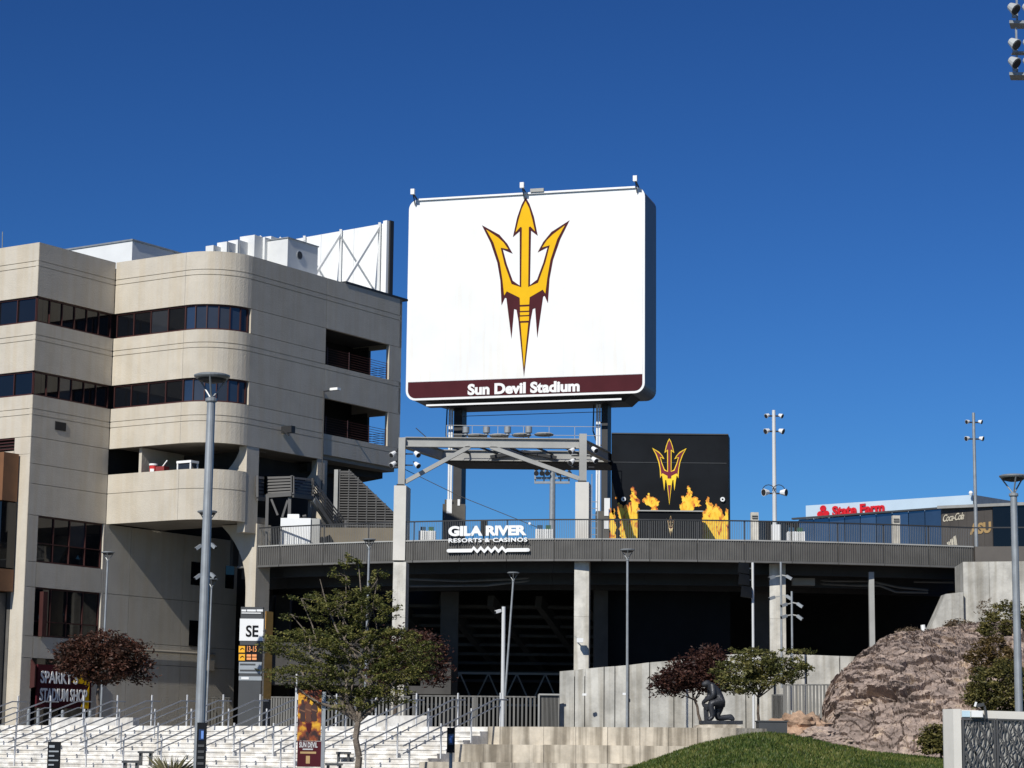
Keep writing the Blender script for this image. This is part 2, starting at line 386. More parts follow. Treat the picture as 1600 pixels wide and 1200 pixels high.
for z0, z1 in ((ZW1b, ZW1t), (ZW2b, ZW2t)):
    glaze(lin(-9, -5.5, -.15, -5.5, 7), z0, z1)
    glaze(lin(0, -5.35, 0, -.12, 6), z0, z1)
    glaze(lin(.15, 0, RA, 0, 4), z0, z1)
    glaze(arc(6)[:-1] + [(EA - .01, RB - .12)], z0, z1, gm=GLASSB)
glaze(lin(0, XL + .05, 0, -.2, 4), zR(889), zR(819), mids=(zR(860),))
glaze(lin(0, XL + .05, 0, -.2, 4), zR(1001), zR(927), mids=(zR(978),))
# stair-hall windows in the wall under the wing, dark
for b0, y0, y1 in ((6.6, 862, 900), (6.6, 958, 1000), (9.4, 862, 900)):
    MB().pp(B(.005, b0, zR(y1)), W_*.7, U*.02, Z*(zR(y0)-zR(y1))).build('dark_window', GLASS, bld)
# small vent on the shaded face
vz = zR(686); MB().pp(B(.002, -3.9, vz), W_*.75, U*.03, Z*.42).build('vent', CORE, bld)
# balcony parapet with groove, soffits, floor
pth = [(0.02, 0), (RA - .014, 0)]
band('wall_panel', pth, ZPb, ZPt, (zR(772),)); band('wall_panel', ARC, ZPb, ZPt, (zR(772),))
cap = [(0, 0), (RA, 0)] + ARC[1:] + [(EA, RB + 1.2), (0, RB + 1.2)]
def slab(name, ab, z, t, m): return MB().prism([B(a, b, z) for a, b in ab], Z*t).build(name, m, bld)
ins = [(0.05, .18), (RA, .18)] + [(a - .15*math.sin(math.pi/2*i/14), b + .15*math.cos(math.pi/2*i/14)) for i, (a, b) in enumerate(ARC)][1:]
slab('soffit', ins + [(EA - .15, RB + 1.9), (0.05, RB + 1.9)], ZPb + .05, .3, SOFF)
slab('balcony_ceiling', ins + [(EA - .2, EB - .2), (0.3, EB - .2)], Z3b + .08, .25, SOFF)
slab('upper_core', [(-8.8, -5.2), (-.3, -5.2), (-.3, .4), (RA, .45)] + [(RA + 1.9*math.sin(t), RB - 1.9*math.cos(t)) for t in (.3, .7, 1.1, 1.57)] + [(EA-.45, JB+.1), (EA-3.2, JB+.1), (EA-3.2, EB-.2), (-8.8, EB-.2)], Z3b + .35, ZT - Z3b - .6, CORE)
slab('lower_core', [(-8.8, -5.2), (-.3, -5.2), (-.3, 14), (-8.8, 14)], ZG, Z3b - ZG + .2, CORE)
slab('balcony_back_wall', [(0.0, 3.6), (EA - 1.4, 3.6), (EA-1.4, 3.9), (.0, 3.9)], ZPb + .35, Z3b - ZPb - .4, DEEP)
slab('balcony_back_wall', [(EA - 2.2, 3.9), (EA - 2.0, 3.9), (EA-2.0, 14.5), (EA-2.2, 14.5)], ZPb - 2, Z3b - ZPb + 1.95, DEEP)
MB().pp(B(1.75, .35, ZPt - .3), U*.18, W_*3.2, Z*(Z3b - ZPt + .3)).build('partition', PRE, bld)
# flared fin at the wing end, balcony level, and the tall fin below
def fin(a, b0, b1, prof, m=PRE, name='fin_column', t=.5):
    # prof: list of (extra toward the viewer, z) for the lit front edge
    poly = [B(a, b0 - e, z) for e, z in prof] + [B(a, b1, prof[-1][1]), B(a, b1, prof[0][1])]
    return MB().prism(poly, -U*t).build(name, m, bld)
def flare(z0, z1, zf, e): return [(0, z0), (0, zf)] + [(e*(i/6)**2.2, zf + (z1-zf)*i/6) for i in range(1, 7)]
zz = zR(702)
def plate(a, b, z0, z1, w0, w1, t=.4):                 # flared plate facing the sun: wide at the foot, narrow at the top
    e = [B(a - w1 - (w0 - w1)*(1 - k/6)**1.8, b, z0 + (z1 - z0)*k/6) for k in range(7)]
    return MB().prism([B(a, b, z0), B(a, b, z1)] + e[::-1], W_*t).build('fin_column', PRE, bld)
plate(EA - .53, RB + .1, ZPt - .4, Z3b + .05, 1.55, .0)
MB().pp(B(EA - .02, RB + .03, ZPb - .5), W_*.95, -U*.5, Z*(Z3b - ZPb + .5)).build('pier', PRE, bld)
fz = ZPb
FA = EA + .05
poly = []
for i in range(9):
    t = i/8; poly.append(B(FA - .62 - 1.7*(t**2.6), RB + .9, fz - 3.6 + 3.6*t))
MB().prism([B(FA, RB + .9, ZG), B(FA, RB + .9, fz)] + poly[::-1] + [B(FA - .62, RB + .9, ZG)], W_*1.1).build('fin_column', PRE, bld)
# column and slab under the far end of the shaded face
plate(EA - .02, JB - .42, zR(757), Z3b + .1, 1.75, .05)
MB().pp(B(EA - .02, JB - .02, zR(812)), W_*.42, -U*.7, Z*(Z3b - zR(812))).build('pier', PRE, bld)
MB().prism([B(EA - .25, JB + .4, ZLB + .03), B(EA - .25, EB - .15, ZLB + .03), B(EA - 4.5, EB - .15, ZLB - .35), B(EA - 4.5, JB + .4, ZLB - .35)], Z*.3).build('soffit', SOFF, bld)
MB().prism([B(EA - 1.5, JB + .6, ZLB - .75), B(EA - .9, EB - .3, ZLB - .55), B(EA - 4.5, EB - .3, ZLB - .9), B(EA - 4.5, JB + .6, ZLB - .9)], Z*.45).build('underside_shade_block', DEEP, bld)  # dark block stands in for the shadow under the soffit
# loggia floors and railings
for zf in (gl[1][0], gl[2][0]):
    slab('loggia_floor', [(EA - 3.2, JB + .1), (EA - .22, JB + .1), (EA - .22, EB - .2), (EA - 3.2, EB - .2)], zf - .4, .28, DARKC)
    rail = MB()
    for i in range(7):
        z = zf + .12 + i*.13; rail.tube(B(EA - .12, JB + .05, z), B(EA - .12, EB - 1.15, z), .014, n=5)
        rail.tube(B(EA - .3, EB - .1, z), B(EA - 2.9, EB - .1, z), .014, n=5)
    for b in (JB + .3, JB + 2.2, JB + 4.1, EB - 1.2): rail.tube(B(EA - .12, b, zf), B(EA - .12, b, zf + .98), .03, n=5)
    rail.build('railing', MULL, bld)
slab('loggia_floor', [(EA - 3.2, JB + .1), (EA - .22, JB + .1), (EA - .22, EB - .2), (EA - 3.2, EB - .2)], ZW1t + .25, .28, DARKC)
for z0, z1 in ((gl[1][0], ZW1t), (gl[2][0], ZW2t)):
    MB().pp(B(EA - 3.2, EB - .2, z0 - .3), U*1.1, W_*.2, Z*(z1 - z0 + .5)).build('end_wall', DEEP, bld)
    MB().pp(B(EA - .75, EB - .25, z0 - .3), U*.54, W_*.25, Z*(z1 - z0 + .5)).build('end_wall', PRE, bld)
band('wall_panel', [(EA, EB), (0, EB)], ZW1t, ZT)
band('wall_panel', [(EA, EB), (0, EB)], ZW2t, gl[1][0]); band('wall_panel', [(EA, EB), (0, EB)], ZLB, gl[2][0])
slab('roof_deck', [(-8.8, -5.3), (-.2, -5.3), (-.2, .2), (RA, .2), (EA - .8, 1), (EA - .3, RB), (EA - .3, EB - .2), (-8.8, EB - .2)], ZT - .5, .15, WHITE)
MB().pp(B(EA - .4, EB - 5.2, ZT - .008), U*.43, W_*5.7, Z*.12).build('roof_gutter', DSTEEL, bld)
# far-left annex in brown cladding
an = thing('annex', B(-4, -7, ZG), 'brown metal-clad annex with dark glazing at the left edge', 'annex')
for y0, y1, m, nm in ((728, 800, RUST, 'cladding_panel'), (802, 900, GLASS, 'glazing'), (902, 935, RUST, 'cladding_panel'), (937, 1136, CHAR, 'base_wall')):
    MB().pp(B(-9, -6.6, zR(y1)), U*(8.35 if nm != 'base_wall' else 7.9), W_*1.0, Z*(zR(y0) - zR(y1))).build(nm, m, an)
# things kept on the balcony
def P2(px, py, Y): return at(px, py, Y)
c = B(2.55, .55, ZPt - .35); cp = MB(); cp.lathe(c, [(.16, 0), (.2, .72)], 14)
tub = thing('red_cup', c, 'red and white paper cup display standing on the balcony parapet', 'cup'); cp.build('cup_body', mat('red_print', (.55, .03, .03), .5), tub)
MB().lathe(c + Z*.73, [(.22, 0), (.22, .09)], 14).build('lid', WHITE, tub)
MB().pp(c + V((-.13, -.205, .25)), V((.2, 0, 0)), V((0, .02, 0)), V((0, 0, .3))).build('white_print', WHITE, tub)
c = B(3.1, .62, ZPt - .35); tub2 = thing('red_cart', c, 'dark red cart standing on the balcony beside the cup', 'cart'); MB().box(c, .55, .4, .65, U).build('cart_body', mat('dark_red', (.22, .03, .03), .6), tub2); MB().bar(c + Z*.65, c + U*.3 + Z*.95, .05).build('handle', WHITE, tub2)
c = B(4.75, .62, ZPt - .3); ck = thing('popcorn_warmer', c, 'small glass-sided food warmer on the balcony parapet', 'food warmer'); f = MB()
for sx in (-.42, .42):
    for sy in (-.25, .25): f.box(c + U*sx + W_*sy, .07, .07, .72, U)
f.box(c + Z*.66, .95, .6, .12, U); f.box(c, .95, .6, .08, U); f.build('frame', WHITE, ck); MB().box(c + Z*.1, .8, .46, .54, U).build('glass_case', GLASSB, ck)
# roof: antenna, penthouse, air handlers, sign screen
p = at(4, 383, 112); MB().tube(p - Z*.4, at(4, 362, 112), .025).build('roof_antenna', GALV); tag(bpy.data.objects['roof_antenna'], 'thin pole antenna above the roof at the left edge', 'antenna')
ph = thing('roof_penthouse', B(-1, 5, ZT), 'white metal rooftop penthouse box left of the curved wing', 'penthouse')
p1 = at(207, 376, 121); hh = p1.z - ZT + .6; q = V((p1.x, p1.y, ZT - .6))
MB().pp(q, -U*7.0, W_*7.5, Z*hh).build('wall', mat('penthouse_white', (.72, .74, .74), .5, var=.04), ph)
MB().pp(q - W_*.06 + U*.06 + Z*hh, -U*7.15, W_*7.6, Z*.09).build('roof_edge', GALV, ph)
AHU = mat('air_handler_white', (.70, .71, .70), .5, var=.06)
specs = [(342, 388, 8, 1.5), (366, 384, 10, 2.0), (383, 381, 10, 2.0), (405, 374, 15, 2.0), (425, 378, 12, 2.2), (436, 376, 10, 2.2)]
for i, (px, py, wpx, dep) in enumerate(specs):
    Y = 118 + i*.55; t_ = at(px, py, Y); ww = wpx*2*Y/FPX
    o = thing('air_handler', V((t_.x, t_.y, ZT)), '%s white rooftop air unit counted from the left of the roof row' % ('first second third fourth fifth sixth'.split()[i]), 'air unit', 'rooftop air units')
    MB().box(V((t_.x, t_.y, ZT - .5)), ww, dep, t_.z - ZT + .5, U).build('casing', AHU, o)
    MB().tube(V((t_.x, t_.y, t_.z)), V((t_.x + .1, t_.y, t_.z + .18)), .07).build('vent_cap', AHU, o)
    MB().pp(V((t_.x, t_.y - dep/2, ZT)) - U*ww*.3, U*.04, -W_*.03, Z*(t_.z - ZT - .2)).build('seam', GALV, o)
q0 = at(450, 372, 118.5); big = thing('air_handler', V((q0.x, q0.y, ZT)), 'largest white rooftop air unit, with a dark round fan', 'air unit', 'rooftop air units')
MB().pp(V((q0.x, q0.y, ZT - .4)), W_*2.6, -U*1.6, Z*(q0.z - ZT + .4)).build('casing', AHU, big)
MB().pp(V((q0.x, q0.y, q0.z)) + U*.05 - W_*.05, W_*2.7, -U*1.7, Z*.06).build('roof_edge', GALV, big)
c = V((q0.x, q0.y, q0.z - .75)) + W_*1.0; fn = MB().tube(c, c + U*.04, .24, n=14).build('fan_ring', GALV, big); MB().tube(c, c + U*.05, .2, n=12).build('fan', DSTEEL, fn)
# sign screen: white sheet seen from behind with braces
SB0 = B(EA - 1.3, 4.6, ZT); scn = thing('roof_sign_screen', B(EA - 1, 11, ZT), 'large white rooftop sign screen seen from behind with diagonal braces', 'sign screen')
pe = at(606, 348, 123.2); ztop = pe.z
e1 = V((pe.x, pe.y, 0)); sdir = (V((at(352, 386, 131).x, 131, 0)) - e1); 
sdir = sdir.normalized(); ln = 12.5
nn = V((sdir.y, -sdir.x, 0)); nn = nn if nn.y < 0 else -nn
npan = 5
for i in range(npan):
    a = e1 + sdir*(ln*i/npan + .01); MB().pp(V((a.x, a.y, ZT - .35)), sdir*(ln/npan - .02), -nn*.08, Z*(ztop - ZT + .35)).build('screen_panel', WHITE, scn)
a = e1 - sdir*.02; MB().pp(V((a.x, a.y, ZT + .1)) - nn*.1, -sdir*.35, nn*.3, Z*(ztop - ZT - .05)).build('edge_frame', DSTEEL, scn)
MB().pp(V((a.x, a.y, ZT + .1)) + nn*.22, -sdir*.28, nn*.2, Z*(ztop - ZT - .08)).build('edge_post', WHITE, scn)
for d in (.5, 3.4, 6.2, 8.8):
    b0 = e1 + sdir*d + nn*.12; f0 = b0 + nn*3.2
    MB().bar(V((b0.x, b0.y, ZT - .3)), V((b0.x, b0.y, ztop + .05)), .14).build('upright', AHU, scn)
    MB().bar(V((b0.x, b0.y, ztop - .2)) , V((f0.x, f0.y, ZT - .2)), .13).build('brace', AHU, scn)
for d in (.5, 3.4):
    b0 = e1 + sdir*d + nn*.2; b1 = e1 + sdir*(d + 2.8) + nn*.2
    MB().bar(V((b0.x, b0.y, ZT + .2)), V((b1.x, b1.y, ztop - .4)), .07).build('cross_brace', GALV, scn)
# cameras and flood lamps on the wall
def cam_head(parent, p, d, s=.16, m=WHITE):
    d = V(d).normalized(); h_o = MB().bar(p, p + d*s*2.0, s*.9).build('head', m, parent); MB().bar(p + d*s*2.0, p + d*s*2.1, s*.75).build('lens', BLACK, h_o)
for px, py, Y, d, lb in ((392, 692, 115, (-.6, -.6, -.2), 'white floodlight at the top of the pier below the curved wing'), (408, 697, 116, (.3, -.8, -.4), 'white and black camera box just right of the wing pier floodlight')):
    p = at(px, py, Y); t_ = thing('wall_floodlight', p, lb, 'floodlight'); cam_head(t_, p, d, .3); MB().bar(p, p + V((.1, .8, -.25)), .06).build('bracket', DSTEEL, t_)
p = B(EA + .02, 5.0, zR(668)); t_ = thing('wall_camera', p, 'dark camera box high on the shaded wall casting a long shadow', 'camera'); MB().pp(p + Z*-.15, U*.65, W_*.32, Z*.35).build('housing', DSTEEL, t_); MB().bar(p + U*.1, p + U*.5 - Z*.3, .06).build('bracket', DSTEEL, t_)
p = B(EA + .02, JB - .1, zR(593)); t_ = thing('wall_lamp', p, 'small arm lamp on the shaded wall left of the lower loggia', 'lamp'); MB().bar(p, p + U*.75 + Z*.05, .06).build('arm', DSTEEL, t_); MB().pp(p + U*.5 - W_*.15, U*.5, W_*.3, Z*.13).build('lamp_head', WHITE, t_); MB().bar(p + U*.02, p + U*.02 - Z*5.8, .05).build('conduit', DSTEEL, t_)
# shop sign
sp0 = B(.16, -4.5, zR(1108)); sg = thing('shop_sign', B(.16, -2, zR(1110)), 'maroon shop sign with white lettering over the shop entrance', 'sign')
SPW = 3.75; SPH = zR(1043) - zR(1108)
MB().pp(sp0, W_*SPW, -U*.1, Z*SPH).build('board', MAROON, sg)
text("SPARKY'S", sp0 + W_*.18 + Z*SPH*.56 + U*.012, W_, Z, 2.55, SPH*.3, WHITE, 'lettering', sg, .03, .02)
text('STADIUM SHOP', sp0 + W_*.18 + Z*SPH*.15 + U*.012, W_, Z, 3.25, SPH*.3, WHITE, 'lettering', sg, .03, .02)
MB().prism([sp0 + W_*3.0 + U*.01, sp0 + W_*3.58 + U*.01, sp0 + W_*3.58 + U*.01 + Z*SPH*.55], U*.01).build('gold_corner', GOLD, sg)
MB().prism([sp0 + W_*2.3 + U*.01 + Z*SPH*.62, sp0 + W_*3.58 + U*.01 + Z*SPH*.55, sp0 + W_*3.58 + U*.01 + Z*SPH*.95], U*.01).build('gold_corner', GOLD, sg)
bl = thing('banner_blade', B(.2, -4.6, zR(1080)), 'narrow maroon blade sign at the left side of the shop entrance', 'blade sign')
MB().prism([B(.1, -4.95, zR(1036)), B(.4, -4.95, zR(1046)), B(.4, -4.95, zR(1078)), B(.1, -4.95, zR(1080))], W_*.08).build('blade', MULL, bl)
MB().pp(B(.02, -4.45, zR(1001)), U*.25, W_*.3, Z*(zR(927) - zR(1001) - .2)).build('maroon_fin', MULL, bld)
slab('shop_recess', [(-.28, XL), (-.22, XL), (-.22, -.6), (-.28, -.6)], ZG, zR(1034) - ZG, GLASS)
# ledge pipe and low service shed on the wall under the wing
MB().tube(B(.12, 1.4, zR(1012)), B(.12, 8.6, zR(1012)), .07).build('wall_pipe', SOFF, bld)
MB().pp(B(.02, 7.9, zR(1039)), U*.35, W_*.4, Z*.55).build('hood', SOFF, bld)
# ================================================================== BRIDGE
BPX = [(372, 884.5), (500, 879), (640, 876), (800, 873.5), (900, 872.3), (1000, 872.8), (1140, 875), (1200, 876), (1300, 878), (1400, 881), (1522, 884.5)]
K = .8333                            # bridge, frame and scoreboard scaled about the camera, nearer than first placed
ZB = zpx(xat(900, 129*K, 12.6*K), 129*K, 872.3)
def bridgept(px, py):
    r = ray(px, py); return CAM + r*((ZB - EYE)/r.z)
ctrl = [bridgept(*p) for p in BPX]
# smooth: fit depth as a cubic in X
import numpy as np
cx = np.polyfit([p.x for p in ctrl], [p.y for p in ctrl], 3)
def by(x): return float(np.polyval(cx, x))
X0, X1 = ctrl[0].x, ctrl[-1].x
def bp(x, off=0, z=ZB):              # point on the outer bridge line, off metres behind it
    return V((x, by(x) + off, z))
def bx(px): 
    x = (px - 800)/FPX*108
    for _ in range(4): x = xat(px, by(x), ZB + 1)
    return x
ZD = zpx(bp(bx(900)).x, by(bx(900)), 843)        # deck edge
ZR_ = zpx(bp(bx(900)).x, by(bx(900)), 811.5)      # top rail
br = thing('pedestrian_bridge', bp(0, 3, ZP), 'long curved footbridge with ribbed grey cladding and a barred guard', 'bridge')
NP = 16; xs = [X0 + (X1 - X0)*i/NP for i in range(NP+1)]
for i in range(NP):
    xa, xb = xs[i] + .012, xs[i+1] - .012
    # ribbed cladding: every rib a real fold
    nr_ = 20; top = []; bot = []
    mb = MB(); vs = []
    for j in range(nr_*4 + 1):
        x = xa + (xb - xa)*j/(nr_*4); o = 0 if (j % 4) in (1, 2) else .06
        vs.append((x, by(x) + o))
    n = len(vs)
    mb.add([V((x, y, ZB)) for x, y in vs] + [V((x, y, ZD)) for x, y in vs], [(k, k+1, n+k+1, n+k) for k in range(n-1)])
    mb.build('cladding_panel', SPAN, br, fix=False)
    mb = MB(); mb.bar(bp(xa, .05, ZD + .03), bp(xb, .05, ZD + .03), .14, .06); mb.build('coping', STEEL, br)
    mb = MB(); mb.bar(bp(xa, .1, ZB - .06), bp(xb, .1, ZB - .06), .25, .1); mb.build('bottom_trim', SPAN, br)
    mb = MB(); mb.bar(bp(xs[i], .06, ZR_), bp(xs[i+1], .06, ZR_), .07, .06); mb.build('top_rail', DSTEEL, br)
    mb = MB(); mb.box(bp(xs[i], .1, ZD), .05, .07, ZR_ - ZD); mb.build('guard_post', DSTEEL, br)
    mb = MB(); nb = 26
    for j in range(nb):
        x = xa + (xb - xa)*(j + .5)/nb; mb.bar(bp(x, .07, ZD + .05), bp(x, .07, ZR_ - .03), .016, .028)
    tag(mb.build('guard_bars', BARS, br, fix=False), kind='stuff')
# deck slab, running back to the stand
dk = [bp(x, .3, ZB + .02) for x in xs]
mb = MB(); mb.prism(dk + [V((X1 + 6, 150, ZB + .02)), V((4, 150, ZB + .02)), V((-4, 132, ZB + .02)), V((X0 + 6.5, 122, ZB + .02))], Z*.9); mb.build('deck', DARKC, br)
# edge girders and pipes under the deck
for o, dz, h, m in ((2.2, -.5, .5, DSTEEL), (4.5, -.9, .9, DSTEEL), (7.0, -1.0, 1.0, DSTEEL)):
    mb = MB()
    for i in range(NP): mb.bar(bp(xs[i], o, ZB + dz + h/2), bp(xs[i+1], o, ZB + dz + h/2), .22, h)
    mb.build('girder', m, br)
PIPE = mat('under_deck_pipe', (.14, .145, .15), .5, var=.2)
for pts in ([(640, 905), (720, 908), (800, 905), (900, 898)], [(640, 916), (760, 915), (830, 907), (900, 902)], [(925, 896), (1000, 897), (1150, 902), (1195, 903)], [(925, 905), (1050, 906), (1195, 910)],
            [(1232, 903), (1300, 908), (1360, 908), (1405, 918), (1450, 922)], [(1232, 910), (1340, 915), (1375, 915), (1400, 925), (1450, 926)], [(1428, 909), (1490, 910)], [(660, 884), (900, 881)], [(925, 883), (1180, 884)]):
    MB().path([at(x, y, 112.5) for x, y in pts], .06).build('service_pipe', PIPE, br)
MB().box(at(1255, 915, 111.5), 1.1, .4, .35).build('junction_box', STEEL, br)

# columns under the bridge
def column(px0, px1, pyt, pyb, Y, label, dep=1.1, m=COLC, joints=2):
    a, b = xat(px0, Y, 8), xat(px1, Y, 8); zb = max(ZP, zpx(a, Y, pyb)); zt = zpx(a, Y, pyt)
    t_ = thing('column', V(((a+b)/2, Y, zb)), label, 'column', 'concrete columns carrying the footbridge')
    n = joints + 1
    for i in range(n):
        MB().pp(V((a, Y, zb + (zt-zb)*i/n + .004)), V((b-a, 0, 0)), V((.1, dep, 0)), Z*((zt-zb)/n - .008)).build('shaft', m, t_)
    return t_
column(613, 633, 878, 1140, 130.2*K, 'pale concrete bridge column behind the feathery tree')
column(897, 920, 876, 1140, 129.8*K, 'pale concrete bridge column standing behind the low end of the concrete wall')
column(1203, 1228, 881, 1140, 130.5*K, 'pale concrete bridge column with camera pole in front, behind the light tower')
column(384, 402, 889, 1140, 138*K, 'pale concrete bridge column beside the lit fin, above the totem sign', 1.6)
t_ = thing('steel_post', at(1361, 1010, 131*K), 'thin grey steel post under the right part of the bridge', 'post')
p = at(1361, 894, 131*K); MB().box(V((p.x, p.y, ZP)), .25, .25, p.z - ZP).build('shaft', STEEL, t_)
# right abutment
ab = thing('bridge_abutment', at(1540, 990, 122*K), 'pale board-marked concrete abutment under the right end of the bridge', 'abutment')
xl = xat(1505, 127*K, 10)
for i in range(6):
    x = xl + i*1.15; zt = ZB - .12
    MB().pp(V((x, 127*K - i*.3, ZP)), V((1.135, -.3, 0)), V((.2, 3, 0)), Z*(zt - ZP)).build('panel', CONC, ab)
poly = [at(1452, 985, 126.6*K), at(1478, 928, 126.6*K), at(1505, 925, 126.6*K), at(1505, 985, 126.6*K)]
MB().prism([poly[0] - Z*4, poly[0], poly[1], poly[2], poly[2] - Z*8], V((0, 1.2, 0))).build('raking_wall', CONC, ab)
xr = X1 + .05
MB().pp(V((xr, by(X1) - .15, ZB - .02)), V((9, -1.5, 0)), V((0, .4, 0)), Z*(ZD - ZB + .05)).build('spandrel', BRNP, ab)
MB().bar(V((X1, by(X1)+.06, ZR_)), V((X1 + 9, by(X1) - 1.4, ZR_)), .07, .06).build('top_rail', DSTEEL, ab)

# interior under the stand: back wall, dark panels, raking seating beams, trusses
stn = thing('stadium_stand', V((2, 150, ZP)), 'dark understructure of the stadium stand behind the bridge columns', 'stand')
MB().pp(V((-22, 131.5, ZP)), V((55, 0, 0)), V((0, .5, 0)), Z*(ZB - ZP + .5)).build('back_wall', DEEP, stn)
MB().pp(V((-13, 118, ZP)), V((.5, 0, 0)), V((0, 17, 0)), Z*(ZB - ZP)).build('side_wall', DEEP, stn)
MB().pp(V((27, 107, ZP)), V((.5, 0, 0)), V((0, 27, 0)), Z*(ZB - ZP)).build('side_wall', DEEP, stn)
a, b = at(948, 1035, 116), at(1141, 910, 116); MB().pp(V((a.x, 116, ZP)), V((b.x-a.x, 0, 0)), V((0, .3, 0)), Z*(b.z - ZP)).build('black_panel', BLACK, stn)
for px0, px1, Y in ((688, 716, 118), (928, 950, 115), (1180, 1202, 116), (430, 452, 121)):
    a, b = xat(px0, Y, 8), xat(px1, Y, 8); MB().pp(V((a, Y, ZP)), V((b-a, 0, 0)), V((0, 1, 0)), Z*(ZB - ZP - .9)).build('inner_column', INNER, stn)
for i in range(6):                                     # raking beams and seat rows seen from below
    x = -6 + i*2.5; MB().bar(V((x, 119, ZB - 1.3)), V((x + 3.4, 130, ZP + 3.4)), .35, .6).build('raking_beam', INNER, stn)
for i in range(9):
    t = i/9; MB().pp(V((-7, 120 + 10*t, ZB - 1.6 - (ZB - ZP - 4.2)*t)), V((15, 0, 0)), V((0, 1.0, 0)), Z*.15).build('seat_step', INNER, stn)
tr = MB(); z0, z1 = ZP + 1.7, ZP + 3.4
for z in (z0, z1): tr.bar(V((-5, 125, z)), V((7.5, 125, z)), .12)
for i in range(8): 
    x = -5 + i*1.55; tr.bar(V((x, 125, z0)), V((x+.78, 125, z1)), .08); tr.bar(V((x+.78, 125, z1)), V((x+1.55, 125, z0)), .08)
tr.build('truss', STEEL, stn)
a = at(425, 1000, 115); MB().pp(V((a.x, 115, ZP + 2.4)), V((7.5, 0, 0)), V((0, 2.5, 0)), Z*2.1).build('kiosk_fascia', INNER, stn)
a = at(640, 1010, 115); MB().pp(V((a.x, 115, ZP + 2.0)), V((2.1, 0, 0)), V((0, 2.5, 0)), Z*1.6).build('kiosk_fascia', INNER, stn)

# ================================================================== RETAINING WALL AND FENCES
rw = thing('retaining_wall', at(1100, 1136, 106), 'long pale concrete retaining wall with vertical joints behind the statue', 'wall')
RWP = [(874, 1049, 103.0), (898, 1047, 102.8), (914, 1045, 102.6), (944, 1042, 102.2), (961, 1041, 102.0), (983, 1039, 101.7), (1015, 1035, 101.3), (1053, 1032, 100.8), (1082, 1029, 100.4), (1120, 1024, 100.0), (1165, 1021, 99.6), (1210, 1021, 99.2), (1260, 1023, 98.9), (1312, 1025, 98.6), (1350, 1026, 98.4), (1400, 1027, 98.0)]
for (p0, y0, Ya), (p1, y1, Yb) in zip(RWP[:-1], RWP[1:]):
    a, b = at(p0, y0, Ya), at(p1, y1, Yb); d = (b - a); dh = V((d.x, d.y, 0)).normalized()*.022
    A, B_ = a + dh, b - dh
    bk = V((0, .4, 0)) + V((0, random.uniform(-.012, .012), 0))
    MB().prism([V((A.x, A.y, ZP - .1)), V((B_.x, B_.y, ZP - .1)), B_, A], bk).build('panel', CONC, rw)
a, b = at(874, 1049, 103.1), at(1400, 1027, 98.1)
MB().prism([V((a.x+.05, a.y+.1, ZP)), V((b.x, b.y+.1, ZP)), b - Z*.3, a + V((.05, 0, -.25))], V((0, .2, 0))).build('joint_backing', DARKC, rw)
for px, py in ((913, 1087), (976, 1086)): MB().box(at(px, py, 101.4), .18, .12, .1).build('wall_light', WHITE, rw)
def fence(x0, x1, pyt, Y0, Y1, label, zb=ZP, name='picket_fence'):
    a = V((xat(x0, Y0, zb), Y0, zb)); b = V((xat(x1, Y1, zb), Y1, zb)); h = zpx(a.x, a.y, pyt) - zb
    f = thing(name, (a+b)/2, label, 'fence'); L_ = (b-a).length; n = max(1, round(L_/2.4)); d = (b-a)/n
    for i in range(n):
        s0 = a + d*i; m_ = MB(); k = 15
        for j in range(k):
            q = s0 + d*((j+.5)/k); m_.box(q + Z*.06, .085, .03, h - .08, d)
        tag(m_.build('picket_panel', FENC, f, fix=False), kind='stuff')
        MB().bar(s0 + Z*(h - .03), s0 + d + Z*(h - .03), .06).build('rail', FENC, f); MB().box(s0, .08, .08, h, d).build('post', FENC, f)
    return f
FENC = mat('fence_grey', (.17, .165, .15), .5, metal=.2, var=.35, scale=2, stretch=(3, 3, .1))
fence(205, 358, 1086, 119, 122, 'grey picket fence at the foot of the wall under the wing')
fence(408, 470, 1088, 103, 103, 'grey picket fence right of the totem sign')
fence(470, 640, 1086, 103, 103, 'grey picket fence behind the feathery tree')
fence(645, 838, 1086, 103, 103, 'grey picket fence between the bridge column and the gate')
g = fence(842, 873, 1085, 102.5, 102.5, 'framed grey gate against the end of the concrete wall', name='gate')
a = at(842, 1085, 102.4); MB().bar(a, a + V((.95, 0, 0)), .07).build('frame', STEEL, g); MB().box(V((a.x, a.y, ZP)), .08, .08, a.z - ZP).build('frame', STEEL, g)
g = fence(1226, 1308, 1069, 94, 93, 'pale grey corrugated fence between the small trees and the rock')
g = fence(1208, 1226, 1085, 97.5, 97, 'narrow dark grey fence panel behind the tree trunks')

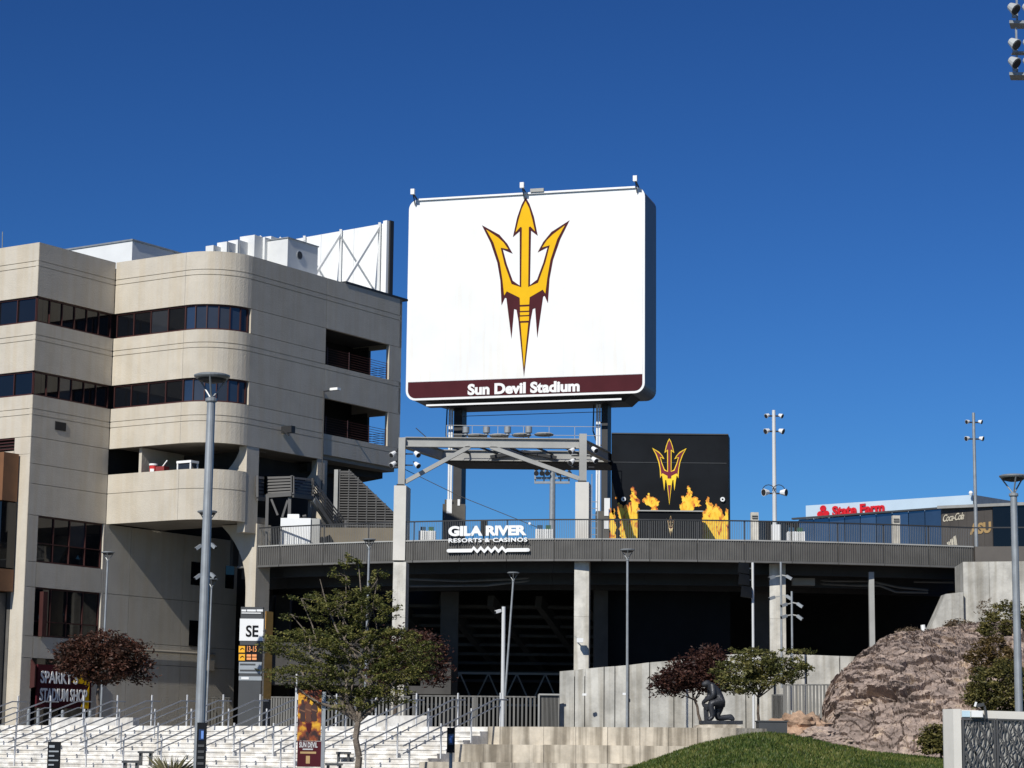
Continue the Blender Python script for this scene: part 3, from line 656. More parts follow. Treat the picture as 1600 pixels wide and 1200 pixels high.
# ================================================================== SCOREBOARD
KS = .95
FL = at(637, 470, 155.0*KS); FR = at(1007, 470, 150.4*KS)
sx = V((FR.x-FL.x, FR.y-FL.y, 0)); SW = sx.length; sx.normalize(); sn = V((sx.y, -sx.x, 0)); sy = -sn     # sn toward viewer
S_O = V((FL.x, FL.y, 0)); NR = sn
zt = (onp(650, 314, S_O, NR).z + onp(990, 291, S_O, NR).z)/2; zb = (onp(655, 628, S_O, NR).z + onp(990, 611, S_O, NR).z)/2
zstrip = (onp(700, 597, S_O, NR).z + onp(950, 584.5, S_O, NR).z)/2
DEP = 3.4
sb = thing('scoreboard', S_O + sx*SW/2 + V((0, 0, ZP)), 'huge white scoreboard sign with gold and maroon pitchfork emblem on two columns', 'scoreboard')
def sbp(a, z, d=0): return V((S_O.x, S_O.y, z)) + sx*a + sn*d
def rrect(a0, a1, z0, z1, r, n=6):
    pts = []
    for cx_, cz, t0 in ((a1-r, z1-r, 0), (a0+r, z1-r, 90), (a0+r, z0+r, 180), (a1-r, z0+r, 270)):
        for i in range(n+1): t = R(t0 + 90*i/n); pts.append((cx_ + r*math.cos(t), cz + r*math.sin(t)))
    return pts
pr = rrect(0, SW, zb, zt, .64)
MB().prism([sbp(a, z, -.12) for a, z in pr], -sn*DEP).build('housing', SIDE, sb)
MB().prism([sbp(a, z, 0) for a, z in rrect(-.02, SW + .02, zb - .02, zt + .02, .66)], -sn*.119).build('rim', WHITE, sb)
# face skins: several vinyl widths with a fine seam
ins_ = rrect(.13, SW - .13, zb + .13, zt - .13, .52)
def clip(poly, f):
    out = []
    for i in range(len(poly)):
        p, q = poly[i], poly[(i+1) % len(poly)]; fp, fq = f(p), f(q)
        if fp >= 0: out.append(p)
        if (fp >= 0) != (fq >= 0): t = fp/(fp-fq); out.append((p[0]+(q[0]-p[0])*t, p[1]+(q[1]-p[1])*t))
    return out
up_ = clip(ins_, lambda p: p[1] - zstrip - .01); lo_ = clip(ins_, lambda p: zstrip - .01 - p[1])
nv = 6
for i in range(nv):
    a0, a1 = SW*i/nv + .0012, SW*(i+1)/nv - .0012
    q = clip(clip(up_, lambda p: p[0]-a0), lambda p: a1-p[0]); MB().prism([sbp(a, z, .004) for a, z in q], sn*.012).build('face_skin', SIGNW, sb)
q = lo_; MB().prism([sbp(a, z, .004) for a, z in q], sn*.014).build('name_strip', MAROON, sb)
p0 = onp(731, 613, S_O, NR); p1 = onp(906, 606, S_O, NR)
text('Sun Devil Stadium', sbp((p0-S_O).dot(sx), zstrip - 1.0, .02), sx, Z, (p1-p0).dot(sx), .74, WHITE, 'lettering', sb, .04, .045)
# pitchfork emblem: right half outlines (x from axis, y) in zoomed image pixels
OUT = [(0,160),(22,200),(46,270),(68,375),(31,345),(28,640),(66,612),(100,520),(122,440),(68,465),(98,410),(142,358),(240,300),(190,400),(152,510),(134,610),(126,742),(108,702),(100,705),(70,925),(57,765),(44,770),(33,830),(0,1130)]
INN = [(0,182),(20,222),(38,285),(53,350),(27,322),(19,326),(19,650),(72,630),(112,520),(134,430),(92,440),(118,402),(150,372),(215,326),(174,400),(138,510),(122,606),(112,690),(98,668),(27,706),(25,745)]
SPK = [(21,842),(0,1085)]
BND = [(755,778),(785,801),(808,832)]
def full(half, close0=True): 
    r = half; l = [(-x, y) for x, y in half[::-1] if x != 0]; return r + l
def emblem(parent, f, n, m_out, m_in, bands=True, m_low=None):
    parent = MB().prism([f(x, y) for x, y in full(OUT)], n*.012).build('emblem_outline', m_out, parent)
    g = lambda x, y: f(x, y) + n*.014
    MB().prism([g(x, y) for x, y in full(INN)], n*.010).build('emblem_fill', m_in, parent)
    if bands:
        for y0, y1 in BND: MB().prism([g(-25, y0), g(25, y0), g(24, y1), g(-24, y1)], n*.010).build('emblem_band', m_in, parent)
    MB().prism([g(x, y) for x, y in full(SPK)], n*.010).build('emblem_spike', m_in, parent)
def emb_sb(x, y):
    ax = 738 - (y - 160)*.0195; yy = y - x*.06*0
    # units are zoomed picture pixels; place on the sign plane, stretched to image size
    pc = onp(620 + 728/3.636, 270 + 645/3.636, S_O, NR); k = 155*KS/FPX/3.636
    return pc + sx*(x*k*1.088) + Z*(-(y-645)*k*1.078) + sn*.022
emblem(sb, emb_sb, sn, MAROON, GOLD)
# arm lamps on the top edge
for px in (650, 820, 996):
    a = (onp(px, 300, S_O, NR)-S_O).dot(sx); t_ = MB(); t_.bar(sbp(a, zt + .05, -.4), sbp(a, zt + .3, .6), .08); t_.bar(sbp(a, zt + .25, .58), sbp(a, zt - .4, .1), .06); t_.build('lamp_arm', DSTEEL, sb)
    MB().pp(sbp(a - .13, zt + .22, .55), sx*.26, sn*.22, Z*.36).build('lamp_head', WHITE, sb)
a = (onp(830, 300, S_O, NR)-S_O).dot(sx); MB().pp(sbp(a, zt + .02, .05), sx*.9, sn*.2, Z*.22).build('top_box', STEEL, sb)
MB().bar(sbp(.6, zt - .02, .1), sbp(SW - .6, zt - .02, .1), .1, .12).build('top_rail', WHITE, sb)
# underside catwalk
MB().pp(sbp(1.4, zb - .42, .0), sx*(SW - 2.9), -sn*.12, Z*.11).build('lower_rail', WHITE, sb)
MB().prism([sbp(1.2, zb - .02, -.4), sbp(SW - .9, zb - .02, -.4), sbp(SW - 1.6, zb - .35, -1.2), sbp(2.6, zb - .35, -1.2)], -sn*2.4).build('underside', DSTEEL, sb)
MB().bar(sbp(3.5, zb - 1.0, -1.0), sbp(SW - 3, zb - 1.0, -1.0), .04).build('cable_tray', DSTEEL, sb)
# columns: pairs of lit pipes beside a black box section
for px0, px1 in ((702, 723), (932, 950)):
    a0 = (onp(px0, 650, S_O - sn*2.1, NR)-S_O).dot(sx); a1 = (onp(px1, 650, S_O - sn*2.1, NR)-S_O).dot(sx)
    o = MB(); o.pp(sbp(a0 + .35, ZB, -2.0), sx*(a1-a0-.35), -sn*1.0, Z*(zb - ZB - .2)); o.build('column', DSTEEL, sb)
    for k in (.08, .25): MB().tube(sbp(a0 + k, ZB, -1.95), sbp(a0 + k, zb - .3, -1.95), .07).build('riser_pipe', WHITE, sb)
    if px0 > 900:
        for k in (.62,): MB().tube(sbp(a0 + k, ZB + 4, -2.3), sbp(a0 + k, zb - .3, -2.3), .06).build('riser_pipe', STEEL, sb)
        for zz_ in (zb - 1.5, zb - 3, zb - 4.5): MB().bar(sbp(a0, zz_, -2.2), sbp(a1, zz_, -2.2), .07).build('pipe_clamp', DSTEEL, sb)
    MB().path([sbp(a0 - .25, zb - .3, -2.4), sbp(a0 - .3, zb - 2, -2.4), sbp(a0 + .1, zb - 3.2, -2.4)], .05).build('hanging_cable', DSTEEL, sb)
# plinth at the foot of the left column
c = at(709, 845, 152*KS); pz = at(709, 782, 152*KS).z
pls = thing('column_plinth', c, 'dark stepped plinth with painted sunlit patches at the foot of the left scoreboard column', 'plinth')
MB().box(V((c.x, c.y, ZB)), 1.45, 1.4, pz - ZB - .3).build('block', DARKC, pls); MB().box(V((c.x - .1, c.y, pz - .3)), 1.0, 1.1, .3).build('cap', DARKC, pls)
for dx, w_, h_ in ((-.3, .33, .9), (.3, .15, .4)): MB().pp(V((c.x + dx - w_/2, c.y - .74, pz - h_)), V((w_, 0, 0)), V((0, .03, 0)), Z*h_).build('plate', WHITE, pls)  # white plates paint the sunlit patches onto the dark block
c = at(942, 845, 148*KS); pz = at(942, 775, 148*KS).z
pls = thing('column_plinth', c, 'dark ladder base with painted sunlit patches at the foot of the right scoreboard column', 'plinth')
MB().box(V((c.x + .05, c.y, ZB)), 1.0, 1.2, pz - ZB - 1.0).build('block', DARKC, pls)
for dz, h_ in ((-1.3, 1.1), (-2.1, .5)): MB().pp(V((c.x + .05, c.y - .64, pz + dz)), V((.35, 0, 0)), V((0, .03, 0)), Z*h_).build('plate', WHITE, pls)  # patches of light painted on as white plates here too
c2 = at(929, 845, 145*KS); zt2 = at(929, 741, 145*KS).z
ld = MB()
for s in (-.18, .18): ld.box(V((c2.x + s, c2.y, ZB)), .05, .08, zt2 - ZB)
for i in range(16): ld.bar(V((c2.x - .18, c2.y, ZB + .4*i)), V((c2.x + .18, c2.y, ZB + .4*i)), .04)
ld.build('ladder', GALV, pls)

# ================================================================== PORTAL FRAME
pf = thing('portal_frame', at(770, 843, 132*K), 'grey steel portal frame on two pale concrete piers standing on the bridge', 'steel frame')
YF = 131.6*K
def pier(px0, px1, pyt):
    a, b = xat(px0, YF, 14), xat(px1, YF, 14); zt_ = zpx(a, YF, pyt)
    MB().pp(V((a, YF, ZB)), V((b-a, 0, 0)), V((.16, 1.35, 0)), Z*(zt_-ZB)).build('pier', PIERC, pf); MB().box(V(((a+b)/2, YF + .3, zt_)), (b-a)*.6, .5, .08).build('base_plate', DSTEEL, pf); return zt_
zl = pier(615.5, 634.5, 758.5); zr = pier(899, 920, 753)
BK = V((1.45, 4.7, 0))
def post(px0, px1, pyt, zb_):
    a, b = xat(px0, YF, 17), xat(px1, YF, 17); zt_ = zpx(a, YF, pyt); w_ = b-a
    m_ = MB(); m_.pp(V((a, YF + .1, zb_)), V((w_, 0, 0)), V((0, .05, 0)), Z*(zt_-zb_)); m_.pp(V((a, YF + .6, zb_)), V((w_, 0, 0)), V((0, .05, 0)), Z*(zt_-zb_)); m_.pp(V((a + w_*.45, YF + .15, zb_)), V((w_*.1, 0, 0)), V((0, .45, 0)), Z*(zt_-zb_)); m_.build('post', STEEL, pf)
    MB().pp(V((a, YF + .1, zt_)), V((w_, 0, 0)), V((0, .55, 0)), Z*.03).build('cap_plate', STEEL, pf)
    return a, b, zt_
la, lb_, lzt = post(623, 633.5, 684, zl); ra, rb_, rzt = post(905.5, 917, 678, zr)
def ibeam(name, p, q, h, w_, m=None):
    m_ = MB(); p, q = V(p), V(q); m_.bar(p + Z*(h/2-.02), q + Z*(h/2-.02), w_, .04); m_.bar(p - Z*(h/2-.02), q - Z*(h/2-.02), w_, .04); m_.bar(p, q, .04, h - .08); return m_.build(name, m or STEEL, pf)
zc = (lzt + rzt)/2 - .3
ibeam('top_beam', V((lb_, YF + .35, zc)), V((ra, YF + .35, zc)), .48, .3)
L0, R0 = V((lb_ - .1, YF + .5, zc)), V((ra + .15, YF + .5, zc))
L1, R1 = L0 + BK + V((.3, 0, 0)), R0 + BK
ibeam('side_beam', L0, L1, .5, .3); ibeam('side_beam', R0, R1, .5, .3); ibeam('back_beam', L1, R1, .55, .3)
for i in range(1, 6): p = L0.lerp(R0, i/6); q = L1.lerp(R1, i/6); MB().bar(p + Z*.1, q + Z*.1, .08).build('purlin', DSTEEL, pf)
pd_ = [L0 + Z*.26, R0 + Z*.26, R1 + Z*.26, L1 + Z*.26]; ibeam('side_beam', L0.lerp(R0, .5), L1.lerp(R1, .5), .3, .2)
MB().prism([L1 - Z*.32 + V((0, .2, 0)), R1 - Z*.32 + V((0, .2, 0)), R1 - Z*.32 + V((.9, 3.0, 0)), L1 - Z*.32 + V((.9, 3.0, 0))], Z*.6).build('soffit_panel', DSTEEL, pf)
mid = (lb_ + ra)/2
for x0, z0, xm in ((lb_, zl + .15, mid - 1.1), (ra, zr + .15, mid - .1)):
    MB().bar(V((x0, YF + .3, z0 + .05)), V((xm, YF + .3, zc - .2)), .2).build('brace', STEEL, pf)
for k in (.3, .7): MB().bar(L0.lerp(L1, .95).lerp(R0.lerp(R1, .95), k) - Z*.1, L0.lerp(L1, .95).lerp(R0.lerp(R1, .95), .5) + Z*.2, .16).build('back_brace', DSTEEL, pf)
gr = MB(); 
for z in (.55, 1.0): gr.bar(L0 + Z*(.3+z) + V((2, 3, 0)), R0 + Z*(.3+z) + V((1, 3, 0)), .025)
for i in range(7): p = (L0 + V((2, 3, 0))).lerp(R0 + V((1, 3, 0)), i/6) + Z*.3; gr.bar(p, p + Z*1.0, .025)
gr.build('roof_guard', STEEL, pf)
p = L0 + V((1.3, 2, .3)); MB().bar(p, p + V((-.8, 0, .7)), .04).build('davit', DSTEEL, pf)
for i, px in enumerate((728, 760, 793, 826)):
    p = at(px, 680, YF + 2.0); t_ = thing('uplight', p, '%s small drum uplight from the left on top of the steel portal frame' % ('first', 'second', 'third', 'fourth')[i], 'light', 'drum lights on the portal frame')
    MB().lathe(p + Z*.0, [(.1, 0), (.1, .1), (.17, .12), (.17, .42), (.13, .42)], 14).build('drum', GALV, t_); MB().box(p - Z*.25, .08, .08, .25).build('stem', DSTEEL, t_)
for i, (px, py) in enumerate(((745, 678), (780, 678), (815, 677), (850, 676))): MB().lathe(at(px, py, YF + 3) - Z*.15, [(.45, 0), (.5, .06), (.4, .12)], 14).build('roof_vent', STEEL, pf)
FLG = 'globe floodlights on the portal posts'
def globe(px, py, Y, d, lb, r=.14):
    p = at(px, py, Y); t_ = thing('globe_floodlight', p, lb, 'floodlight', FLG); d = V(d).normalized()
    m_ = MB(); m_.tube(p, p + d*r*2.2, r*.65, r, 10); h_o = m_.build('housing', WHITE, t_); MB().tube(p + d*r*2.2, p + d*r*2.3, r*.85, n=10).build('lens', DSTEEL, h_o); MB().bar(p, p - d*.18, .05).build('bracket', DSTEEL, t_)
for px, py, s, lb in ((617, 707, -1, 'upper floodlight left of the left portal post'), (617, 723, -1, 'lower floodlight left of the left portal post'), (649, 707, 1, 'upper floodlight right of the left portal post'), (649, 724, 1, 'lower floodlight right of the left portal post'),
                  (896, 702, -1, 'upper floodlight left of the right portal post'), (896, 719, -1, 'lower floodlight left of the right portal post'), (926, 700, 1, 'upper floodlight right of the right portal post'), (926, 716, 1, 'lower floodlight right of the right portal post')):
    globe(px, py, YF, (s*.5, -.6, -.5), 'white round ' + lb)
for s, a in ((-1, la), (1, lb_), (-1, ra), (1, rb_)):
    MB().bar(V((a, YF + .3, lzt - .75)), V((a + s*.38, YF + .3, lzt - .75)), .06).build('lamp_bracket', DSTEEL, pf); MB().bar(V((a, YF + .3, lzt - 1.3)), V((a + s*.38, YF + .3, lzt - 1.3)), .06).build('lamp_bracket', DSTEEL, pf)
# cable
MB().path([at(615, 724, 127), at(640, 737, 126), at(720, 776, 124), at(810, 812, 122), at(860, 832, 121)], .02).build('stay_cable', DSTEEL); tag(bpy.data.objects['stay_cable'], 'thin dark cable sagging across the sky through the steel portal', 'cable')

# ================================================================== BLACK DISPLAY BOARD WITH FLAMES
YL = 138.5*K
led = thing('display_board', at(1046, 843, YL), 'black display board with maroon pitchfork emblem and printed flames', 'display board')
def lp(px, py, d=0): p = at(px, py, YL); return V((p.x, YL - d, p.z))
z0 = ZB; a, b = lp(955, 843), lp(1138, 679)
MB().pp(V((a.x, YL, z0)), V((b.x-a.x, 0, 0)), V((.2, 1.3, 0)), Z*(b.z - z0)).build('board', BLACK, led)
for z_ in (lp(955, 722).z,): MB().bar(V((a.x + .1, YL - .01, z_)), V((b.x - .1, YL - .01, z_)), .02, .03).build('seam', CHAR, led)
MB().bar(V((a.x, YL - .02, b.z)), V((b.x, YL - .02, b.z)), .06, .06).build('edge_trim', CHAR, led)
def zl_(x, y): return (940 + x/6.667, 670 + y/6.667)
kE = (YL/FPX)/6.667
def emb_led(x, y):
    pc = lp(*zl_(705, 100)); s = 670/970.0*1.05
    return V((pc.x + x*s*kE*1.04, YL - .02, pc.z - (y-160)*s*kE))
emblem(led, emb_led, V((0, -1, 0)), mat('board_gold', (.92, .62, .05), .6, rnd=0, spec=.05), mat('board_maroon', (.16, .008, .03), .5, rnd=0), bands=False)
FLAME = bpy.data.materials.new('flame_print'); FLAME.use_nodes = True; t_ = FLAME.node_tree; N = t_.nodes; L = t_.links
g_ = N.new('ShaderNodeNewGeometry'); mp_ = N.new('ShaderNodeMapping'); mp_.inputs['Scale'].default_value = (1.5, 1, .8); L.new(g_.outputs['Position'], mp_.inputs[0])
n_ = N.new('ShaderNodeTexNoise'); n_.inputs['Scale'].default_value = 2.3; n_.inputs['Detail'].default_value = 6; n_.inputs['Distortion'].default_value = 1.6; L.new(mp_.outputs[0], n_.inputs['Vector'])
r_ = N.new('ShaderNodeValToRGB'); L.new(n_.outputs['Fac'], r_.inputs[0]); e = r_.color_ramp.elements
e[0].position = .24; e[0].color = (.12, .02, .006, 1); e[1].position = .56; e[1].color = (.95, .64, .06, 1)
for p_, c_ in ((.31, (.42, .06, .01, 1)), (.37, (.75, .24, .02, 1)), (.44, (.92, .54, .025, 1))): q = e.new(p_); q.color = c_
L.new(r_.outputs[0], N['Principled BSDF'].inputs['Base Color']); N['Principled BSDF'].inputs['Roughness'].default_value = .5
EMBER = FLAME.copy(); EMBER.name = 'ember_print'; e = [n for n in EMBER.node_tree.nodes if n.type == 'VALTORGB'][0].color_ramp.elements
for k_, c_ in enumerate(((.02, .006, .004, 1), (.10, .015, .006, 1), (.30, .05, .01, 1), (.60, .17, .02, 1), (.80, .36, .03, 1))): e[k_].color = c_
FL_ = [[(90,1160),(85,1040),(80,900),(100,840),(118,900),(132,860),(128,960),(150,1000),(140,1080),(160,1160)],
       [(205,1160),(190,1060),(205,960),(178,900),(185,830),(215,820),(232,860),(255,815),(285,850),(310,790),(295,735),(322,700),(305,665),(318,650),(345,690),(362,730),(352,760),(385,775),(378,815),(360,840),(388,880),(386,1160)],
       [(515,858),(505,810),(470,800),(455,765),(432,768),(445,735),(470,735),(490,700),(505,725),(535,718),(560,735),(575,760),(600,770),(592,800),(570,810),(585,858)],
       [(825,865),(818,800),(845,775),(835,715),(862,712),(868,735),(885,690),(905,660),(890,640),(910,615),(928,640),(920,660),(945,690),(940,730),(985,725),(1018,755),(1000,790),(1030,810),(990,812),(960,820),(948,865)],
       [(1060,1165),(1062,1000),(1058,900),(1090,880),(1100,830),(1090,790),(1108,745),(1125,800),(1150,810),(1160,850),(1190,815),(1225,850),(1250,890),(1262,940),(1290,900),(1285,855),(1310,870),(1312,1165)]]
for pl_ in FL_:
    def ragged(poly, amp, levels=3):                # roughen the printed outline by midpoint displacement
        for lv_ in range(levels):
            o_ = []
            for i in range(len(poly)):
                p, q = poly[i], poly[(i+1) % len(poly)]; o_.append(p); d_ = math.hypot(q[0]-p[0], q[1]-p[1]); m_x, m_y = (p[0]+q[0])/2, (p[1]+q[1])/2
                if m_y < 1150 and d_ > 3: r_ = random.uniform(-amp, amp)*d_; o_.append((m_x + (q[1]-p[1])/d_*r_, m_y - (q[0]-p[0])/d_*r_))
            poly = o_
        return poly
    gx = sum(p[0] for p in pl_)/len(pl_); gy = max(p[1] for p in pl_)
    lim = lambda x: min(1318, max(82, x))
    wide = [(lim(gx + (x-gx)*1.10), gy + (y-gy)*1.10) for x, y in pl_]; tight = [(gx + (x-gx)*.80, gy + (y-gy)*.84) for x, y in pl_]
    MB().prism([lp(*zl_(lim(x), min(y, 1168)), .010) for x, y in ragged(wide, .30)], V((0, -.004, 0))).build('flame', EMBER, led)
    MB().prism([lp(*zl_(lim(x), min(y, 1168)), .016) for x, y in ragged(pl_, .26)], V((0, -.004, 0))).build('flame', FLAME, led)
for x, y, r in ((490, 680, 12), (152, 720, 13), (178, 780, 12), (935, 660, 10), (908, 622, 14)):
    c = lp(*zl_(x, y), .012); MB().tube(c, c + V((0, -.01, 0)), r*kE, n=8).build('flame', FLAME, led)
for x, y in ((1258, 737), (228, 735)):
    c = lp(*zl_(x, y)); rc = MB().tube(c, c + V((0, -.12, 0)), .12, n=10).build('round_camera', WHITE, led); MB().tube(c + V((0, -.12, 0)), c + V((0, -.13, 0)), .05, n=8).build('camera_lens', BLACK, rc)
bar_ = thing('bar_counter', at(1048, 843, 113.8), 'black bar counter with small pitchfork emblem in front of the flame board', 'counter')
a, b = at(998, 843, 113.8), at(1097, 800, 113.8); MB().pp(V((a.x, 113.8, ZB + .75)), V((b.x-a.x, 0, 0)), V((0, 1.2, 0)), Z*(b.z-ZB-.75)).build('counter_front', BLACK, bar_)
MB().pp(V((a.x - .05, 113.7, b.z)), V((b.x-a.x + .1, 0, 0)), V((0, 1.2, 0)), Z*.06).build('counter_top', STEEL, bar_)
def emb_s(x, y):
    pc = at(1048, 806, 113.8); return V((pc.x + x*.00085, 113.78, pc.z - (y-160)*.00115))
emblem(bar_, emb_s, V((0, -1, 0)), mat('cream_print', (.75, .58, .28), .5), MAROON, bands=False)

# ================================================================== LETTERING ON THE BRIDGE
xg0, xg1 = bx(701), bx(829); sl = thing('bridge_sign', bp((xg0+xg1)/2, -.1, ZD), 'white raised lettering with zigzag bar fixed to the bridge guard', 'lettering')
g0, g1 = bp(xg0, -.08), bp(xg1, -.08); gd_ = V((g1.x-g0.x, g1.y-g0.y, 0)); gw_ = gd_.length; gd_.normalize()
def gz(py): return zpx(bp(bx(760)).x, by(bx(760)), py)
def gp(t, py): p = g0 + gd_*(gw_*t); return V((p.x, p.y, gz(py)))
text('GILA RIVER', gp(0, 837.5), gd_, Z, gw_*.955, gz(821.5)-gz(837.5), WHITE, 'lettering', sl, .08, .055)
text('RESORTS & CASINOS', gp(.004, 847.4), gd_, Z, gw_*.96, gz(840.8)-gz(847.4), WHITE, 'lettering', sl, .08, .03, spacing=1.15)
c = gp(.985, 819); MB().tube(c, c + V((0, -.08, 0)), .06, n=10).build('dot', WHITE, sl)
zz_ = [(0, 857.3)] + [(.285, 857.3)] + [(.31 + .0432*i, 853.2 if i % 2 == 0 else 859.2) for i in range(10)] + [(.715, 857.3), (.97, 857.3)]
top = [gp(t, y) for t, y in zz_]; bot = [gp(t, y + 5.6) for t, y in zz_]
MB().prism(top + bot[::-1], V((0, -.08, 0))).build('zigzag_bar', WHITE, sl)
for t in (0, .97):
    c = gp(t, 860.1); MB().tube(c, c + V((0, -.079, 0)), (gz(857.3)-gz(862.9))/2, n=12).build('bar_end', WHITE, sl)
MB().bar(gp(0, 850) + V((0, .05, 0)), gp(1, 850) + V((0, .05, 0)), .03).build('fixing_rail', DSTEEL, sl)
for i in range(5): p = gp(.1 + .2*i, 861) + V((0, .05, 0)); MB().bar(p, V((p.x, p.y, gz(822))), .03).build('fixing_post', DSTEEL, sl)

# ================================================================== THINGS ON THE BRIDGE DECK
def bins(px, label):
    x = bx(px); c = bp(x, 1.6, ZD + .0); t_ = thing('recycling_bin', c, label, 'recycling bin', 'twin recycling bins on the bridge')
    s = MB()
    for i in range(8): s.box(c + V((-.38 + .108*i, 0, 0)), .06, .05, .66)
    s.build('slat_front', WHITE, t_); MB().box(c + V((0, .3, 0)), .84, .5, .64).build('body', WHITE, t_)
    MB().pp(c + V((-.33, .1, .64)), V((.25, 0, 0)), V((0, .35, 0)), Z*.22).build('blue_lid', BBLUE, t_); MB().pp(c + V((.07, .1, .64)), V((.25, 0, 0)), V((0, .35, 0)), Z*.22).build('green_lid', BGREEN, t_)
bins(665, 'white slatted recycling bin with blue and green lids left of the bridge lettering')
bins(851, 'white slatted recycling bin with blue and green lids right of the bridge lettering')
bins(1251, 'white slatted recycling bin with blue and green lids right of the tall light mast')
for px, pt, lb in ((1184, 801, 'short pale pylon with dark top on the bridge left of the light mast'), (1408, 806, 'short grey pylon with dark top on the bridge before the glass front')):
    c = bp(bx(px), 1.4, ZD); zt_ = zpx(c.x, c.y, pt); t_ = thing('pylon', c, lb, 'pylon'); MB().box(c, .36, .36, zt_ - c.z).build('shaft', COLC, t_); MB().box(V((c.x, c.y - .2, zt_ - .32)), .26, .04, .18).build('dark_window', BLACK, t_)
    for k in (0, .1): MB().box(V((c.x, c.y - .22, zt_ - .29 + k)), .26, .03, .035).build('slat', STEEL, t_)
c = bp(bx(459), 1.2, ZD); t_ = thing('service_cart', c, 'white box unit topped by a smaller box on the left end of the bridge', 'cart')
zt_ = zpx(c.x, c.y, 811); MB().box(c, 1.5, 1.0, zt_ - c.z).build('body', WHITE, t_); MB().box(c + V((-.15, 0, zt_ - c.z)), .58, .5, .22).build('top_box', WHITE, t_); MB().tube(c + V((.3, 0, zt_-c.z + .12)), c + V((.48, 0, zt_-c.z + .16)), .09).build('motor', DSTEEL, t_); MB().pp(c + V((.77, -.4, 0)), V((.42, 0, 0)), V((0, .8, 0)), Z*(zt_-c.z)).build('side_cabinet', STEEL, t_)
c = bp(bx(755), 3, ZD); t_ = thing('speaker_box', c, 'small black box on the bridge above the bridge lettering', 'speaker'); MB().box(c + Z*.5, .35, .35, .75).build('box', BLACK, t_); MB().box(c, .08, .08, .6).build('stand', DSTEEL, t_)

# louvred stair from the bridge up to the building
lv = thing('louvred_stair', at(560, 830, 117), 'dark grey louvred stair enclosure climbing from the bridge to the building', 'stair')
def lscreen(poly, Ya, Yb, x0, x1, n, name='louvre', fr=True):
    # poly: top and bottom picture outlines as functions; slats between x0 and x1
    (t0, t1), (b0, b1) = poly
    for i in range(n):
        k0, k1 = (i + .12)/n, (i + .80)/n
        P = lambda px, t, b, k, Y: at(px, b + (t-b)*k, Y)
        q = [P(x0, t0, b0, k0, Ya), P(x1, t1, b1, k0, Yb), P(x1, t1, b1, k1, Yb + .07), P(x0, t0, b0, k1, Ya + .07)]
        MB().prism(q, V((0, .025, 0))).build('louvre', LOUV, lv)
    if fr:
        for px, t, b, Y in ((x0, t0, b0, Ya), (x1, t1, b1, Yb)): MB().bar(at(px, t, Y - .05), at(px, b, Y - .05), .12).build('frame_post', LOUV, lv)
        MB().bar(at(x0, b0 + 2, Ya - .04), at(x1, b1 + 2, Yb - .04), .1, .2).build('frame_rail', LOUV, lv)
lscreen(((743, 744), (777, 778)), 113.3, 113.9, 402, 415, 6)
lscreen(((744, 743), (773, 770)), 113.9, 113.3, 415, 456, 6)
lscreen(((744, 747), (772, 776)), 113.3, 115, 458, 489, 6)
lscreen(((747, 812), (776, 850)), 115, 116.5, 489, 540, 6)
# tall triangular screen: horizontal slats clipped by the sloping top
zlo, zhi = at(530, 822, 117).z, at(530, 734, 117).z
xa, xm, xb = at(530, 780, 117).x, at(546, 780, 117).x, at(616, 800, 117).x
zend = at(616, 800, 117).z; ns = 22
for i in range(ns):
    za = zlo + (zhi-zlo)*i/ns; zc_ = za + (zhi-zlo)/ns*.62
    xe = xb if zc_ < zend else xm + (xb-xm)*max(0, (zhi-zc_)/(zhi-zend))
    if zc_ > zhi - .05: xe = xm
    MB().prism([V((xa, 117, za)), V((xe, 117, za)), V((xe, 117.08, zc_)), V((xa, 117.08, zc_))], V((0, .02, 0))).build('louvre', LOUV, lv)
for k in range(7):
    x = xa + (xb-xa)*k/6; zt_ = zhi if x <= xm else zhi - (zhi-zend)*(x-xm)/(xb-xm); MB().box(V((x, 117.06, ZD)), .06, .08, zt_ - ZD + .02).build('frame_post', LOUV, lv)
MB().prism([V((xa, 117.4, ZD)), V((xb, 117.4, ZD)), V((xb, 117.4, zend)), V((xm, 117.4, zhi)), V((xa, 117.4, zhi))], V((0, .1, 0))).build('backing', DSTEEL, lv)
MB().pp(V((xa - .28, 116.9, ZD)), V((.2, 0, 0)), V((0, .3, 0)), Z*(zhi - ZD)).build('corner_post', STEEL, lv)
for px, pt, Y in ((418, 775, 113.8), (484, 774, 115), (453, 770, 113.5)): 
    p = at(px, pt, Y); MB().box(V((p.x, p.y, ZD)), .15, .15, p.z - ZD).build('leg', LOUV, lv)
MB().bar(at(424, 780, 113.8), at(434, 805, 113.8), .1).build('brace', LOUV, lv); MB().bar(at(450, 780, 113.6), at(441, 808, 113.6), .1).build('brace', LOUV, lv)
MB().prism([at(412, 776, 113.9), at(456, 773, 113.5), at(488, 778, 115), at(470, 778, 117.2), at(415, 778, 117)], Z*.15).build('landing', DSTEEL, lv)
MB().bar(at(489, 780, 115), at(522, 826, 116.5), .2, .35).build('stringer', STEEL, lv)
BWL = mat('bridge_back_wall', (.16, .135, .095), .8, var=.12)
o = MB(); a, b = bp(bx(492), 3.2, ZD), bp(bx(612), 3.2, ZD); o.prism([a, b, b + Z*1.0, a + Z*1.15], V((0, .2, 0))); o.build('ramp_wall', BWL, lv)

